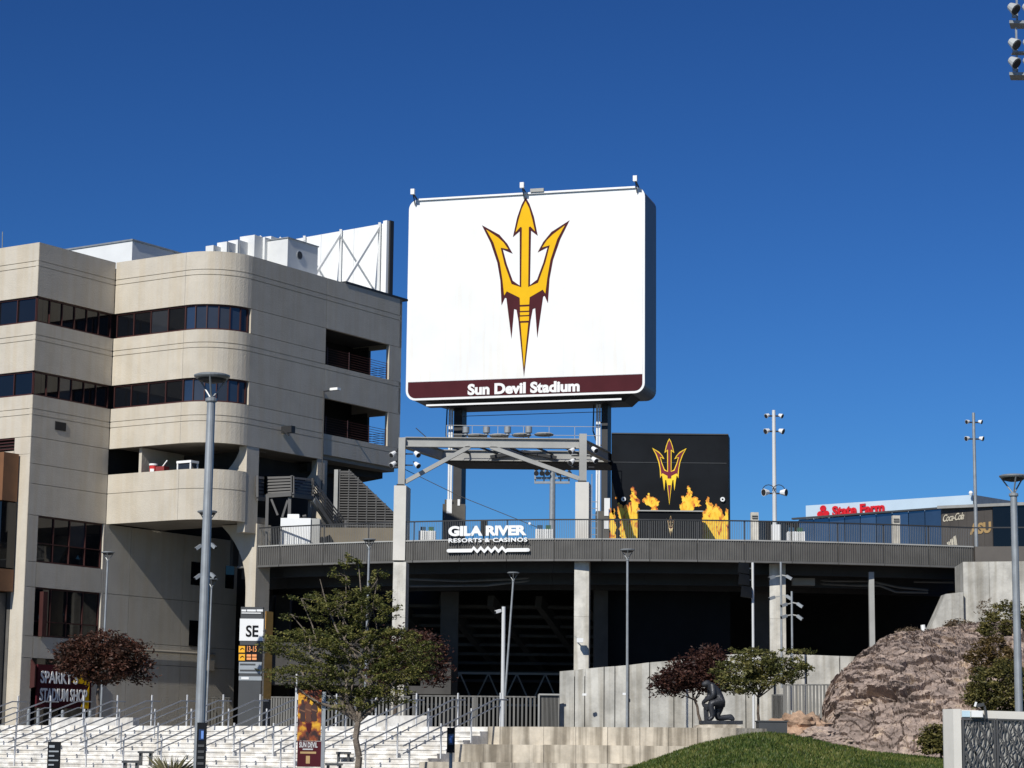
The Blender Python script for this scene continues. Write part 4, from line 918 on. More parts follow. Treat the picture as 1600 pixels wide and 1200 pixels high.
# ================================================================== BEHIND THE BRIDGE ON THE RIGHT
gb = thing('glass_building', at(1400, 850, 180), 'dark blue glass building front behind the right part of the bridge', 'building')
a, b = at(1248, 812, 186), at(1471, 795, 176); n = 9
a_b, b_b = V((a.x, a.y, ZB)), V((b.x, b.y, ZB))
for i in range(n):
    p, q = a_b.lerp(b_b, i/n), a_b.lerp(b_b, (i+1)/n); pt, qt = a.lerp(b, i/n), a.lerp(b, (i+1)/n); d = (q-p).normalized()*.03
    for (k0, k1) in ((0, .55), (.56, 1)):
        A0, A1, B0, B1 = p.lerp(pt, k0), p.lerp(pt, k1), q.lerp(qt, k0), q.lerp(qt, k1); tl = V((0, random.uniform(-.01, .01), 0))
        MB().prism([A0 + d, B0 - d, B1 - d + tl, A1 + d + tl], V((0, .1, 0))).build('pane', GLASSM, gb)
MB().prism([a_b + V((0, .2, 0)), b_b + V((0, .2, 0)), b + V((0, .2, -.05)), a + V((0, .2, -.05))], V((.5, 8, 0))).build('body', CORE, gb)
MB().bar(a + V((-.5, 0, .06)), b + V((0, 0, .06)), .3, .14).build('roof_edge', CHAR, gb)
a2 = at(1180, 815, 190); MB().pp(V((a2.x, 188, ZB)), V((at(1250, 815, 188).x - a2.x, 0, 0)), V((0, 4, 0)), Z*(at(1225, 814, 188).z - ZB)).build('side_block', GLASS, gb)
bs = thing('sponsor_wall', at(1510, 850, 172), 'brown grey panel wall with pale sponsor logos behind the right end of the bridge', 'wall')
a, b = at(1471, 795, 175), at(1551, 790, 170); d = V((b.x-a.x, b.y-a.y, 0)); dn = d.normalized(); nrm = V((dn.y, -dn.x, 0))
for i in range(6):
    p, q = a.lerp(b, i/6) + dn*.01, a.lerp(b, (i+1)/6) - dn*.01
    MB().prism([V((p.x, p.y, ZB)), V((q.x, q.y, ZB)), q, p], V((0, .3, 0))).build('panel', BRNP, bs)
c_, e__ = at(1551, 790, 169.8), at(1640, 788, 165); MB().prism([V((c_.x, c_.y, ZB)), V((e__.x, e__.y, ZB)), e__, c_], V((0, .3, 0))).build('dark_pane', GLASS, bs)
MB().bar(a + V((-.2, -.1, .1)), e__ + V((0, -.1, .1)), .4, .22).build('roof_edge', STEEL, bs)
CREAM = mat('cream_logo', (.62, .57, .45), .6, rnd=0); TAN = mat('tan_logo', (.42, .28, .12), .6, rnd=0)
def sp(px, py): return onp(px, py, a, nrm) + nrm*.01
text('Coca-Cola', sp(1474, 815.5), dn, Z, (sp(1507, 815)-sp(1474, 815)).length, .55, CREAM, 'script_lettering', bs, .03, .01, shear=.45, spacing=.85)
text('ASU', sp(1516, 836), dn, Z, (sp(1549, 836)-sp(1516, 836)).length, .85, TAN, 'lettering', bs, .03, .045)
for i in range(3):
    q0 = sp(1482 + i*5, 852); h_ = .3 + .22*i; MB().prism([q0, q0 + dn*.3, q0 + dn*.12 + Z*h_, q0 - dn*.18 + Z*(h_ - .1)], nrm*.02).build('logo_bar', CREAM, bs)
# far arena-like office slab with red letters
of = thing('office_building', at(1400, 800, 520), 'distant pale blue roofed building with red lettering above the glass front', 'building')
a, b = at(1259, 790, 560), at(1520, 773, 520); a_, b_ = V((a.x, a.y, a.z - 14)), V((b.x, b.y, b.z - 14))
MB().prism([a_, b_, b, a], V((4, 30, 0))).build('front_wall', BLUEW, of)
e__ = at(1600, 786, 545); MB().prism([b_ + V((.2, 0, 0)), V((e__.x, e__.y, e__.z - 14)), e__, b + V((.2, 0, 0))], V((0, 20, 0))).build('side_wall', mat('slate_cladding', (.28, .32, .36), .6), of)
MB().lathe(at(1517, 774, 519), [(.3, 0), (.5, .5), (.3, 1.0)], 10).build('roof_vent', WHITE, of)
dn = V((b.x-a.x, b.y-a.y, 0)).normalized(); nrm = V((dn.y, -dn.x, 0)); upv = (Z + dn*0)
def op(px, py): return onp(px, py, a, nrm) + nrm*.15
slope = (b.z - a.z)/((V((b.x-a.x, b.y-a.y, 0))).length); rgt = (dn + Z*slope*.4).normalized()
text('State Farm', op(1302, 807), rgt, Z, (op(1383, 803)-op(1302, 803)).length, 2.5, REDL, 'lettering', of, .3, .035)
for dx, dz in ((-1.0, 0), (1.0, 0), (0, 1.35)):
    c = op(1287, 803) + dn*dx + Z*dz; pts = [c + dn*(1.0*math.cos(t)) + Z*(.75*math.sin(t)) for t in [2*math.pi*i/16 for i in range(16)]]; MB().prism(pts, nrm*(.12 + .03*dx + .01*dz)).build('logo_oval', REDL, of)
# ================================================================== STREET LAMPS
def lamp(px, pyt, Y, zb, dia, r, label, tilt=0.0, group='disc-headed street lamps'):
    T = at(px, pyt, Y); base = V((T.x - tilt, Y, zb)); H = T.z
    t_ = thing('street_lamp', base, label, 'street lamp', group); k = dia
    neck = V((T.x, T.y, H - k*.78)); ax = (neck - base)
    m_ = MB(); m_.tube(base, neck, r, r*.8, 14); m_.build('pole', GALV, t_, smooth=False)
    m_ = MB(); m_.lathe(neck, [(r*1.0, 0), (r*1.15, .02), (r*1.15, k*.1), (r*.5, k*.14)], 12); m_.build('collar', LAMPG, t_)
    c = V((T.x, T.y, H))
    m_ = MB(); m_.lathe(c - Z*k*.13, [(k*.40, 0), (k*.47, k*.03), (k*.5, k*.07), (k*.5, k*.10), (k*.42, k*.13), (.02, k*.15)], 28); hd = m_.build('lamp_head', LAMPG, t_)
    m_ = MB(); m_.lathe(c - Z*k*.24, [(k*.16, 0), (k*.36, k*.05), (k*.40, k*.10)], 24); m_.build('lens', DSTEEL, hd)
    for i in range(3):
        an_ = R(90 + 60 + 120*i); rim = c + V((k*.44*math.cos(an_), k*.44*math.sin(an_), -k*.10)); MB().tube(neck + Z*k*.08, rim, k*.028, n=6).build('arm', LAMPG, t_)
    MB().lathe(base, [(r*1.7, 0), (r*1.7, .04), (r*1.2, .12)], 14).build('base_collar', LAMPG, t_)
    return t_
lamp(331.5, 585, 48, 0, .77, .112, 'tall grey street lamp nearest the camera, left of the totem sign', .03)
lamp(1583, 742, 65, 0.2, .80, .12, 'grey street lamp at the right edge before the rock and patterned wall', 0)
lamp(324, 798, 84, ZP - 1.5, .74, .06, 'street lamp almost hidden behind the tall near lamp', 0)
lamp(169, 862, 102, ZP, .60, .055, 'slim street lamp against the shaded building wall above the dark-leaved tree', .05)
lamp(331, 904, 100, ZP, .56, .045, 'short slim street lamp just right of the tall near lamp pole', .05)
lamp(577, 842, 99, ZP, .58, .06, 'slim street lamp rising behind the feathery tree', .05)
lamp(802, 894, 104, ZP, .56, .055, 'leaning slim street lamp beside the camera pole, centre', .42)
lamp(980.5, 858, 95, ZP, .62, .06, 'slim street lamp in front of the pale concrete retaining wall', 0)

# ================================================================== LIGHT MASTS
def flood(parent, p, d, s=.22, m=WHITE):
    d = V(d).normalized(); m_ = MB(); m_.tube(p, p + d*s*1.6, s*.55, s, 10); fl = m_.build('floodlight', m, parent)
    MB().tube(p + d*s*1.6, p + d*s*1.68, s*.85, n=10).build('lens', DSTEEL, fl)
def mast(px, pyt, Y, zb, r, heads, label, m=PALEP):
    T = at(px, pyt, Y); t_ = thing('light_mast', V((T.x, Y, zb)), label, 'light mast')
    MB().tube(V((T.x, Y, zb)), T, r*1.3, r, 12).build('pole', m, t_)
    for py, dx, s, dn_ in heads:
        z = zpx(T.x, Y, py)
        MB().bar(V((T.x - dx, Y, z)), V((T.x + dx, Y, z)), .07).build('cross_arm', DSTEEL, t_)
        for sg_ in (-1, 1):
            flood(t_, V((T.x + sg_*dx*.75, Y - .05, z + .05)), (sg_*.9, -.6, dn_), s)
    return t_
mt = mast(1209, 641, 111, ZD, .085, ((650, .34, .125, -.5), (674, .34, .15, -.4), (771, .40, .19, -.1)), 'tall white floodlight mast rising from the bridge right of the black board')
T = at(1209, 780, 111); MB().box(V((T.x + .05, 110.7, ZD)), .4, .4, 1.1).build('base_cabinet', WHITE, mt)
for s in (-1, 1):
    c = at(1209 + s*8, 767, 110.8); MB().path([c + V((.3*math.cos(t), 0, .3*math.sin(t))) for t in [math.pi*i/8 for i in range(9)]], .02, 5).build('cable_loop', DSTEEL, mt)
mast(1521, 645, 122, ZD, .08, ((660, .34, .125, -.3), (686, .38, .14, -.3)), 'grey floodlight mast above the sponsor wall at the right', GALV)
# far stadium light bank inside the portal
lbk = thing('stadium_light_bank', at(863, 812, 300), 'far stadium light bank on a pole seen through the steel portal', 'light bank')
p = at(863.5, 735, 300); MB().tube(V((p.x, 300, ZP)), p, .45, .38).build('pole', GALV, lbk)
for y in (731, 739):
    for k in range(7):
        x = 838 + k*8.6
        if 858 < x < 868: continue
        c = at(x, y, 299.5); MB().tube(c, c + V((0, -.3, -.1)), .30, .34, 12).build('lamp', DSTEEL, lbk)
for y in (747, 754): MB().bar(at(835, y, 300), at(890, y, 300), .3).build('cross_arm', GALV, lbk)
for x in (836, 850, 876, 889): MB().bar(at(x, 727, 300.3), at(x, 754, 300.3), .2).build('upright', GALV, lbk)
# light tower at the top right corner, partly in view
lt = thing('light_tower', V((at(1612, 60, 120).x, 120, ZP)), 'floodlight racks of a light tower cut by the top right corner', 'light tower')
c0 = at(1615, 118, 120); MB().tube(V((c0.x + .6, 121.5, ZP)), V((c0.x + .6, 121.5, at(1612, -40, 120).z)), .4, .3, 12).build('pole', GALV, lt)
for py in (36, 117, -30):
    c = at(1577, py, 120); MB().prism([c, c + V((3.2, 0, 0)), c + V((3.2, 1.0, 0)), c + V((.3, 1.0, 0))], Z*.16).build('platform', GALV, lt)
    MB().box(c + V((.5, .3, .1)), .1, .1, 2.7).build('upright', GALV, lt); MB().box(c + V((1.7, .3, .1)), .1, .1, 2.7).build('upright', GALV, lt)
for py, dx in ((13, 0), (68, 1), (97, 1), (-55, 0)):
    for k in range(3):
        c = at(1584 + dx*1 + k*23, py, 119.6); d = V((.55, -.55, -.62)).normalized(); m_ = MB(); m_.tube(c - d*.3, c + d*.18, .2, .34, 12); fl = m_.build('floodlight', mat('lamp_shell_grey', (.42, .44, .44), .5), lt); MB().tube(c + d*.18, c + d*.22, .28, n=12).build('lens', DSTEEL, fl)
        MB().box(c + V((.05, .2, -.45)), .2, .2, .35).build('yoke', GALV, lt)
for py in (82,): c = at(1583, py, 120); MB().pp(c, V((2.6, 0, 0)), V((0, .5, 0)), Z*.08).build('cross_arm', GALV, lt)

# ================================================================== CAMERA AND SPEAKER POLES
def campole(px, pyt, Y, zb, r, cams, label, m=PALEP):
    T = at(px, pyt, Y); t_ = thing('camera_pole', V((T.x, Y, zb)), label, 'camera pole'); MB().tube(V((T.x, Y, zb)), T, r, n=10).build('pole', m, t_)
    for cx_, cy, d in cams:
        p = at(cx_, cy, Y - .05); cam_head(t_, p, d, .14, GALV if m is GALV else WHITE); MB().bar(V((T.x, Y, p.z + .05)), p, .05).build('bracket', STEEL, t_)
    return t_
campole(787, 948, 100, ZP, .085, ((782, 954, (-.7, -.5, -.25)),), 'straight pale camera pole with one camera left of the leaning lamp')
campole(321, 842, 92, ZP - .5, .06, ((314, 852, (-.7, -.4, -.6)), (330, 850, (.7, -.4, -.6)), (313, 898, (-.7, -.4, -.6)), (329, 896, (.7, -.4, -.6))), 'camera pole with four cameras hidden behind the tall near lamp pole', GALV)
campole(1220, 878, 98, ZP + 2, .05, ((1210, 901, (-.8, -.4, -.3)), (1229, 900, (.8, -.4, -.5)), (1210, 933, (-.8, -.4, -.3)), (1229, 931, (.7, -.4, -.5))), 'grey camera pole with four cameras before the right bridge column', GALV)
campole(1237, 924, 97.5, ZP + 2, .045, ((1229, 944, (-.8, -.4, -.3)), (1246, 943, (.8, -.4, -.6)), (1229, 962, (-.8, -.4, -.3)), (1246, 962, (.7, -.4, -.6))), 'shorter camera pole with four cameras right of the bridge column', GALV)
T = at(1176, 879, 97); t_ = thing('speaker_pole', V((T.x, 97, ZP)), 'slim pole with three stacked black speakers under the bridge', 'speaker pole'); MB().tube(V((T.x, 97, ZP)), T, .055, n=10).build('pole', PALEP, t_)
for py, dx in ((888, -.42), (906, -.40), (925, -.3)):
    c = at(1176, py, 96.9) + V((dx, 0, 0)); MB().prism([c + V((-.24, -.25, -.2)), c + V((.24, -.18, -.26)), c + V((.26, -.1, .2)), c + V((-.2, -.3, .24))], V((.05, .45, 0))).build('speaker', BLACK, t_); MB().bar(c, c + V((-dx, .1, 0)), .05).build('bracket', STEEL, t_)
t_ = thing('column_lamp', at(908, 1005, 129*K), 'small white lamp fixed low on the centre bridge column', 'lamp'); p = at(906, 1004, 129.2*K); MB().box(p, .3, .3, .2).build('lamp_head', WHITE, t_); MB().bar(p + Z*.1, p + V((-.25, .2, .3)), .04).build('arm', STEEL, t_)

# ================================================================== TOTEM SIGN
YT = 96.0
c = at(389, 1132, YT); tt = thing('totem_sign', V((c.x, YT, ZP)), 'tall charcoal totem sign reading SE with amber edge and yellow pictograms', 'totem sign')
def tp(px, py, d=0): p = at(px, py, YT); return V((p.x, YT - d, p.z))
def tpanel(x0, x1, y0, y1, d, th, m, nm, sk=0):
    a, b = tp(x0, y1, d), tp(x1, y0, d); return MB().pp(V((a.x, YT - d, a.z)), V((b.x-a.x, 0, 0)), V((0, th, 0)), Z*(b.z-a.z)).build(nm, m, tt)
tpanel(371, 411, 948.5, 1136, 0, .4, CHAR, 'body')
a, b = tp(411.5, 1092), tp(416, 955); MB().pp(V((a.x, YT - .04, a.z)), V((b.x-a.x, 0, 0)), V((.25, .5, 0)), Z*(b.z-a.z)).build('amber_edge', ORANGE, tt)
MB().pp(V((a.x, YT - .04, ZP)), V((b.x-a.x, 0, 0)), V((.25, .5, 0)), Z*(a.z-ZP - .02)).build('edge_base', CHAR, tt)
for y in (986, 1020, 1050): p0_ = tp(411, y); MB().bar(p0_ + V((0, -.06, 0)), p0_ + V((.16, -.06, 0)), .02, .03).build('edge_joint', CHAR, tt)
tpanel(374, 412, 967, 1001, .02, .015, WHITE, 'white_panel'); tpanel(372, 411, 1008, 1034, .02, .015, BLACK, 'black_panel')
tpanel(373, 409, 1034.5, 1052, .02, .015, GREYP, 'grey_panel'); tpanel(373, 409, 1057, 1063, .02, .015, GREYP, 'grey_panel')
for i, (x0, x1, y0, y1) in enumerate(((377.5, 385, 952.5, 955.5), (386, 400, 952.5, 955.5), (401, 411, 952.3, 955.5), (377.5, 408, 957.3, 958.6))): tpanel(x0, x1, y0, y1, .035, .02, WHITE, 'header_mark')
text('SE', tp(384, 995, .025), V((1, 0, 0)), Z, tp(403.5, 995).x - tp(384, 995).x, tp(384, 977).z - tp(384, 995).z, BLACK, 'lettering', tt, .015, .02)
for y0 in (1009.5, 1022):
    tpanel(373, 383, y0, y0 + 10, .035, .02, YEL, 'pictogram_tile'); a = tp(375.5, y0 + 6.5, .04); MB().prism([a, a + V((.08, 0, .07)), a + V((.16, 0, .02)), a + V((.16, 0, .06)), a + V((.08, 0, .11)), a + V((0, 0, .05))], V((0, -.01, 0))).build('arrow', BLACK, tt)
text('13-15', tp(386, 1018.5, .03), V((1, 0, 0)), Z, tp(401, 1018).x - tp(386, 1018).x, .24, mat('orange_led', (.9, .35, .12), .5, rnd=0), 'numerals', tt, .015, .02)
for k in range(2):
    for x in (385.5, 394): tpanel(x, x + 7, 1022.5 + k*5, 1026 + k*5, .035, .02, mat('orange_led', (.9, .35, .12)), 'orange_bar')
for y in (1037, 1046.5): tpanel(375, 399 if y < 1040 else 405, y, y + 2.2, .035, .02, CHAR, 'text_line')
tpanel(377, 389, 1058, 1061.5, .035, .02, WHITE, 'small_plate')

# ================================================================== STREET BANNER
YB_ = 62.0
def bpp(px, py, d=0): p = at(px, py, YB_); return V((p.x, YB_ - d, p.z))
bn = thing('street_banner', V((bpp(485, 1190).x, YB_, 0)), 'maroon and gold event banner hung between two pale posts', 'banner')
for px0, px1, pt in ((459, 465, 1053), (501.5, 509.5, 1081)):
    a, b = bpp(px0, 1190), bpp(px1, pt); MB().pp(V((a.x, YB_ - .06, 0)), V((b.x-a.x, 0, 0)), V((0, .12, 0)), Z*b.z).build('post', GALV if px0 > 500 else PALEP, bn)
BAN = bpy.data.materials.new('banner_print'); BAN.use_nodes = True; t_ = BAN.node_tree; N = t_.nodes; L = t_.links
g_ = N.new('ShaderNodeNewGeometry'); n_ = N.new('ShaderNodeTexNoise'); n_.inputs['Scale'].default_value = 4.2; n_.inputs['Detail'].default_value = 5; L.new(g_.outputs['Position'], n_.inputs['Vector'])
r_ = N.new('ShaderNodeValToRGB'); L.new(n_.outputs['Fac'], r_.inputs[0]); e = r_.color_ramp.elements
e[0].position = .36; e[0].color = (.03, .008, .006, 1); e[1].position = .66; e[1].color = (.75, .42, .02, 1); q = e.new(.48); q.color = (.25, .05, .01, 1); q = e.new(.56); q.color = (.55, .26, .015, 1)
L.new(r_.outputs[0], N['Principled BSDF'].inputs['Base Color'])
MB().pp(bpp(464, 1198), V((bpp(501, 1198).x-bpp(464, 1198).x, 0, 0)), V((0, .02, 0)), Z*(bpp(464, 1158).z-bpp(464, 1198).z)).build('lower_field', MAROON, bn)
MB().pp(bpp(464, 1157.6), V((bpp(501, 1198).x-bpp(464, 1198).x, 0, 0)), V((0, .02, 0)), Z*(bpp(464, 1078).z-bpp(464, 1157.6).z)).build('picture_field', BAN, bn)
DKF = mat('banner_figure_dark', (.035, .012, .01), .6, rnd=0)
# figure group print as overlapping silhouettes
for i, (cx_, hy, s) in enumerate(((473, 1093, 1.0), (482, 1090, 1.1), (491, 1092, 1.0))):
    pts = [(0, 0), (2, .6), (2.8, 3), (2.2, 6), (1.5, 8), (5, 10), (6.4, 13), (6.8, 20), (4.4, 22), (5.2, 34), (1, 35), (-5, 34), (-4.4, 22), (-6.8, 20), (-6.4, 13), (-5, 10), (-1.5, 8), (-2.2, 6), (-2.8, 3), (-2, .6)]
    MB().prism([bpp(cx_ + x*s*.8, hy + y*s, .003 + .002*i) for x, y in pts], V((0, -.002, 0))).build('figure_print', DKF if i != 1 else mat('banner_figure_brown', (.09, .03, .015)), bn)
    MB().prism([bpp(cx_ + x*s*.8, hy + y*s, .008 + .002*i) for x, y in ((-5, 15), (5, 18), (5, 20.5), (-5, 17.5))], V((0, -.002, 0))).build('figure_print', mat('banner_skin_tone', (.16, .07, .035)), bn)
MB().prism([bpp(x, y, .01) for x, y in ((478, 1130), (487, 1130), (486, 1140), (482.5, 1146), (479, 1140))], V((0, -.002, 0))).build('shield_print', MAROON, bn)
text('SUN DEVIL', bpp(467.5, 1168, .004), V((1, 0, 0)), Z, bpp(496, 1168).x - bpp(467.5, 1168).x, bpp(467, 1159.5).z - bpp(467, 1168).z, mat('pale_grey_print', (.55, .55, .55)), 'lettering', bn, .004, .03)
for x0, x1, y0, y1, m_ in ((473, 489, 1169.8, 1171.6, MATS['pale_grey_print']), (469, 494, 1174.5, 1177.5, TAN), (477.8, 484.3, 1181, 1193, TAN)):
    a, b = bpp(x0, y1, .004), bpp(x1, y0, .004); MB().pp(a, V((b.x-a.x, 0, 0)), V((0, -.004, 0)), Z*(b.z-a.z)).build('print_mark', m_, bn)

# ================================================================== SMALL POST SIGNS
def postsign(px0, px1, pyt, pyb, Y, label, post=True, marks=True):
    a, b = at(px0, pyb, Y), at(px1, pyt, Y); t_ = thing('post_sign', V(((a.x+b.x)/2, Y, 0)), label, 'post sign')
    MB().pp(V((a.x, Y, a.z)), V((b.x-a.x, 0, 0)), V((0, .1, 0)), Z*(b.z-a.z)).build('panel', CHAR if not marks else BLACK, t_)
    MB().tube(V(((a.x+b.x)/2, Y + .16, 0)), V(((a.x+b.x)/2, Y + .16, b.z - .05)), .05).build('post', GALV, t_)
    return t_, a, b
t_, a, b = postsign(305.5, 322.5, 1129, 1215, 47.6, 'narrow black sign panel strapped to the foot of the tall near lamp')
MB().pp(V((a.x + .04, 47.59, b.z - .36)), V((b.x-a.x-.08, 0, 0)), V((0, -.004, 0)), Z*.22).build('blue_screen', NAVY, t_)
MB().pp(V((a.x + .09, 47.58, b.z - .33)), V((.05, 0, 0)), V((0, -.003, 0)), Z*.16).build('figure_mark', mat('light_blue_mark', (.12, .25, .6)), t_)
for i in range(4): MB().pp(V((a.x + .03, 47.59, b.z - .5 - i*.12)), V((b.x-a.x-.06, 0, 0)), V((0, -.004, 0)), Z*.05).build('text_line', CHAR, t_)
t_, a, b = postsign(72, 94, 1159, 1230, 47, 'black sign panel at the bottom left below the steps')
for i in range(6): MB().pp(V((a.x + .03, 46.99, b.z - .12 - i*.09)), V(((b.x-a.x)*(.45 + .35*(i % 2)), 0, 0)), V((0, -.004, 0)), Z*(.03 if i else .05)).build('text_line', GREYP, t_)
t_, a, b = postsign(698, 711, 1137, 1176, 66, 'small dark sign box on a post before the right end of the steps')
MB().pp(V((a.x + .04, 65.99, b.z - .48)), V((b.x-a.x-.08, 0, 0)), V((0, -.004, 0)), Z*.3).build('blue_screen', NAVY, t_); MB().pp(V((a.x + .08, 65.985, b.z - .43)), V((.07, 0, 0)), V((0, -.003, 0)), Z*.2).build('figure_mark', MATS['light_blue_mark'], t_)

# ================================================================== STAIR HANDRAILS
NRL = 14; hr0 = None
def rail_at(a, label):
    base = st(a, .3, ZP); t_ = thing('handrail', base, label, 'handrail', 'handrails on the steps')
    sl_ = RI/TR; D = 5.6
    def g(d): return st(a, .3 - d, ZP - sl_*max(0, d - .3))
    for i, d in enumerate((0, 1.75, 3.5, 5.25)):
        p = g(d); MB().box(p - Z*.1, .038, .048, (1.15 if i == 0 else 1.03) + .1, U).build('post', PALEP, t_)
    for h, r_ in ((.92, .027), (.68, .022)):
        MB().path([g(-.45) + Z*(h - 0), g(.3) + Z*h, g(D) + Z*h] if h > .8 else [g(0) + Z*h, g(.3) + Z*h, g(D) + Z*h], r_, 6).build('rail', STAIN, t_)
    for i, d in enumerate((0, 1.75, 3.5, 5.25)): MB().bar(g(d) + Z*.8, g(d) + Z*.8 - U*.0 + Z*.1, .05).build('bracket', STAIN, t_)
ordn = 'first second third fourth fifth sixth seventh eighth ninth tenth eleventh twelfth thirteenth fourteenth'.split()
for i in range(NRL):
    rail_at(.62 + 1.735*i - (1.735 if False else 0), '%s stainless stair handrail from the left edge' % ordn[i])
# small bollards by the shop
for i, (px, Y) in enumerate(((44, 97), (59, 96), (97, 99), (140, 100))):
    p = V((xat(px, Y, ZP), Y, ZP)); t_ = MB(); t_.lathe(p, [(.075, 0), (.075, .72), (.05, .76), (.01, .77)], 12); tag(t_.build('bollard', GALV), '%s short grey bollard from the left before the shop entrance' % ordn[i], 'bollard', 'bollards before the shop')

# ================================================================== STATUE
YS = 78.0; px_m = YS/FPX
st_base = at(1122, 1131, YS); ZS = st_base.z
def s8(x, y, d=0): p = at(1050 + x/8.0, 1040 + y/8.0, YS); return V((p.x, YS + d, p.z))     # x,y in the enlarged statue picture
sta = thing('kneeling_statue', V((st_base.x, YS, ZP)), 'dark bronze statue of a kneeling figure with bowed head on a slab', 'statue')
sk_v = {'pel': (605, 425, 0, .17), 'wst': (560, 360, 0, .17), 'chs': (520, 285, 0, .2), 'nck': (470, 235, 0, .1), 'hdb': (445, 215, 0, .115), 'hdf': (405, 240, 0, .115), 'chin': (392, 262, 0, .075),
        'shL': (500, 265, -.2, .1), 'elL': (515, 385, -.27, .085), 'wrL': (435, 425, -.16, .06), 'haL': (395, 455, -.08, .06),
        'shR': (490, 262, .2, .1), 'elR': (480, 385, .27, .085), 'wrR': (415, 440, .14, .06), 'haR': (385, 470, .05, .055),
        'hpL': (610, 455, -.13, .15), 'knL': (470, 470, -.17, .125), 'anL': (505, 640, -.18, .075), 'toL': (440, 690, -.19, .065),
        'hpR': (610, 460, .13, .15), 'knR': (565, 660, .16, .11), 'anR': (745, 640, .17, .07), 'toR': (780, 690, .17, .055), 'htR': (770, 615, .17, .06)}
ed = [('pel','wst'),('wst','chs'),('chs','nck'),('nck','hdb'),('hdb','hdf'),('hdf','chin'),('chs','shL'),('shL','elL'),('elL','wrL'),('wrL','haL'),('chs','shR'),('shR','elR'),('elR','wrR'),('wrR','haR'),('pel','hpL'),('hpL','knL'),('knL','anL'),('anL','toL'),('pel','hpR'),('hpR','knR'),('knR','anR'),('anR','toR'),('anR','htR')]
keys = list(sk_v); me = bpy.data.meshes.new('figure'); me.from_pydata([tuple(s8(*sk_v[k][:3]) - ORG[sta.name]) for k in keys], [(keys.index(a), keys.index(b)) for a, b in ed], [])
fo = bpy.data.objects.new('figure', me); col.objects.link(fo); fo.parent = sta; me.materials.append(BRONZE)
md = fo.modifiers.new('skin', 'SKIN')
for i, k in enumerate(keys): me.skin_vertices[0].data[i].radius = (sk_v[k][3]*1.2,)*2
me.skin_vertices[0].data[0].use_root = True
fo.modifiers.new('sub', 'SUBSURF').levels = 2; fo.modifiers['sub'].render_levels = 2
ORG[fo.name] = ORG[sta.name]
# hat-brim of hair / helmet held, base slab
MB().prism([s8(350, 690, -.45), s8(870, 690, -.45), s8(870, 735, -.45), s8(350, 735, -.45)], V((0, .95, 0))).build('base_slab', BRONZE, sta)
MB().prism([s8(455, 205, -.1), s8(490, 225, -.1), s8(540, 250, -.1), s8(500, 262, -.1), s8(455, 250, -.1)], V((0, .2, 0))).build('collar', BRONZE, sta)
# plain shoulder cloth falling in front of the knee
MB().prism([s8(370, 470, -.12), s8(450, 480, -.14), s8(455, 540, -.12), s8(430, 560, -.12), s8(385, 510, -.1)], V((0, .2, 0))).build('folded_cloth', BRONZE, sta)
MB().prism([s8(395, 530, -.06), s8(455, 540, -.06), s8(460, 690, -.06), s8(405, 690, -.06)], V((0, .16, 0))).build('support_stump', BRONZE, sta)
rb = MB(); rb.prism([s8(280, 780, -.6), s8(300, 745, -.5), s8(420, 738, -.5), s8(780, 738, -.5), s8(870, 775, -.6), s8(870, 830, -.6), s8(280, 830, -.6)], V((0, 1.2, 0))); tag(rb.build('statue_plinth', TIER), 'rough pale stone plinth under the kneeling statue', 'plinth')
# dark planter and pale boulders beside it
t_ = thing('planter_box', at(1207, 1146, 76.5), 'dark grey low planter box right of the small tree', 'planter')
a, b = at(1186, 1148, 76.5), at(1230, 1128, 76.5); MB().pp(V((a.x, a.y, a.z - .3)), V((b.x-a.x, 0, 0)), V((0, 1, 0)), Z*(b.z-a.z+.3)).build('box', CHAR, t_); MB().pp(V((a.x - .03, a.y - .03, b.z)), V((b.x-a.x + .06, 0, 0)), V((0, 1.06, 0)), Z*.04).build('rim', CHAR, t_)

# ================================================================== ROCKS
def fbm(p, o=5): return noise.fractal(p, 1.0, 2.0, o)
def crack(p, s):
    d, _ = noise.voronoi(p*s); return min(1, (d[1]-d[0])*2.2)
def facet(p, s, amp, o):                               # every cell a block with its own tilted face
    w_ = p + V((noise.noise(p*.9 + V((o, 0, 0))), noise.noise(p*.9 + V((0, o + 5, 0))), noise.noise(p*.9 + V((0, 0, o + 9)))))*.45
    w_ = V((w_.x + .45*w_.z, w_.y, w_.z*1.5 - .5*w_.x))*s
    d, pt = noise.voronoi(w_); c = pt[0]; h1 = noise.cell(c*13.7 + V((o, 1, 2))); h2 = noise.cell(c*17.1 + V((3, o, 5))); h3 = noise.cell(c*23.3 + V((7, 8, o)))
    l = w_ - c; return amp*((h1 - .5)*.8 + l.x*(h2 - .5)*1.3 + l.z*(h3 - .4)*1.3)
ROCK = bpy.data.materials.new('rock'); ROCK.use_nodes = True; t_ = ROCK.node_tree; N = t_.nodes; L = t_.links
g_ = N.new('ShaderNodeNewGeometry'); n_ = N.new('ShaderNodeTexNoise'); n_.inputs['Scale'].default_value = .9; n_.inputs['Detail'].default_value = 10; n_.inputs['Roughness'].default_value = .7; L.new(g_.outputs['Position'], n_.inputs['Vector'])
r_ = N.new('ShaderNodeValToRGB'); L.new(n_.outputs['Fac'], r_.inputs[0]); e = r_.color_ramp.elements
e[0].position = .30; e[0].color = (.13, .10, .08, 1); e[1].position = .70; e[1].color = (.56, .44, .30, 1)
for p_, c_ in ((.44, (.26, .203, .172, 1)), (.56, (.38, .297, .245, 1))): q = e.new(p_); q.color = c_
n2 = N.new('ShaderNodeTexNoise'); n2.inputs['Scale'].default_value = 7; n2.inputs['Detail'].default_value = 8; L.new(g_.outputs['Position'], n2.inputs['Vector'])
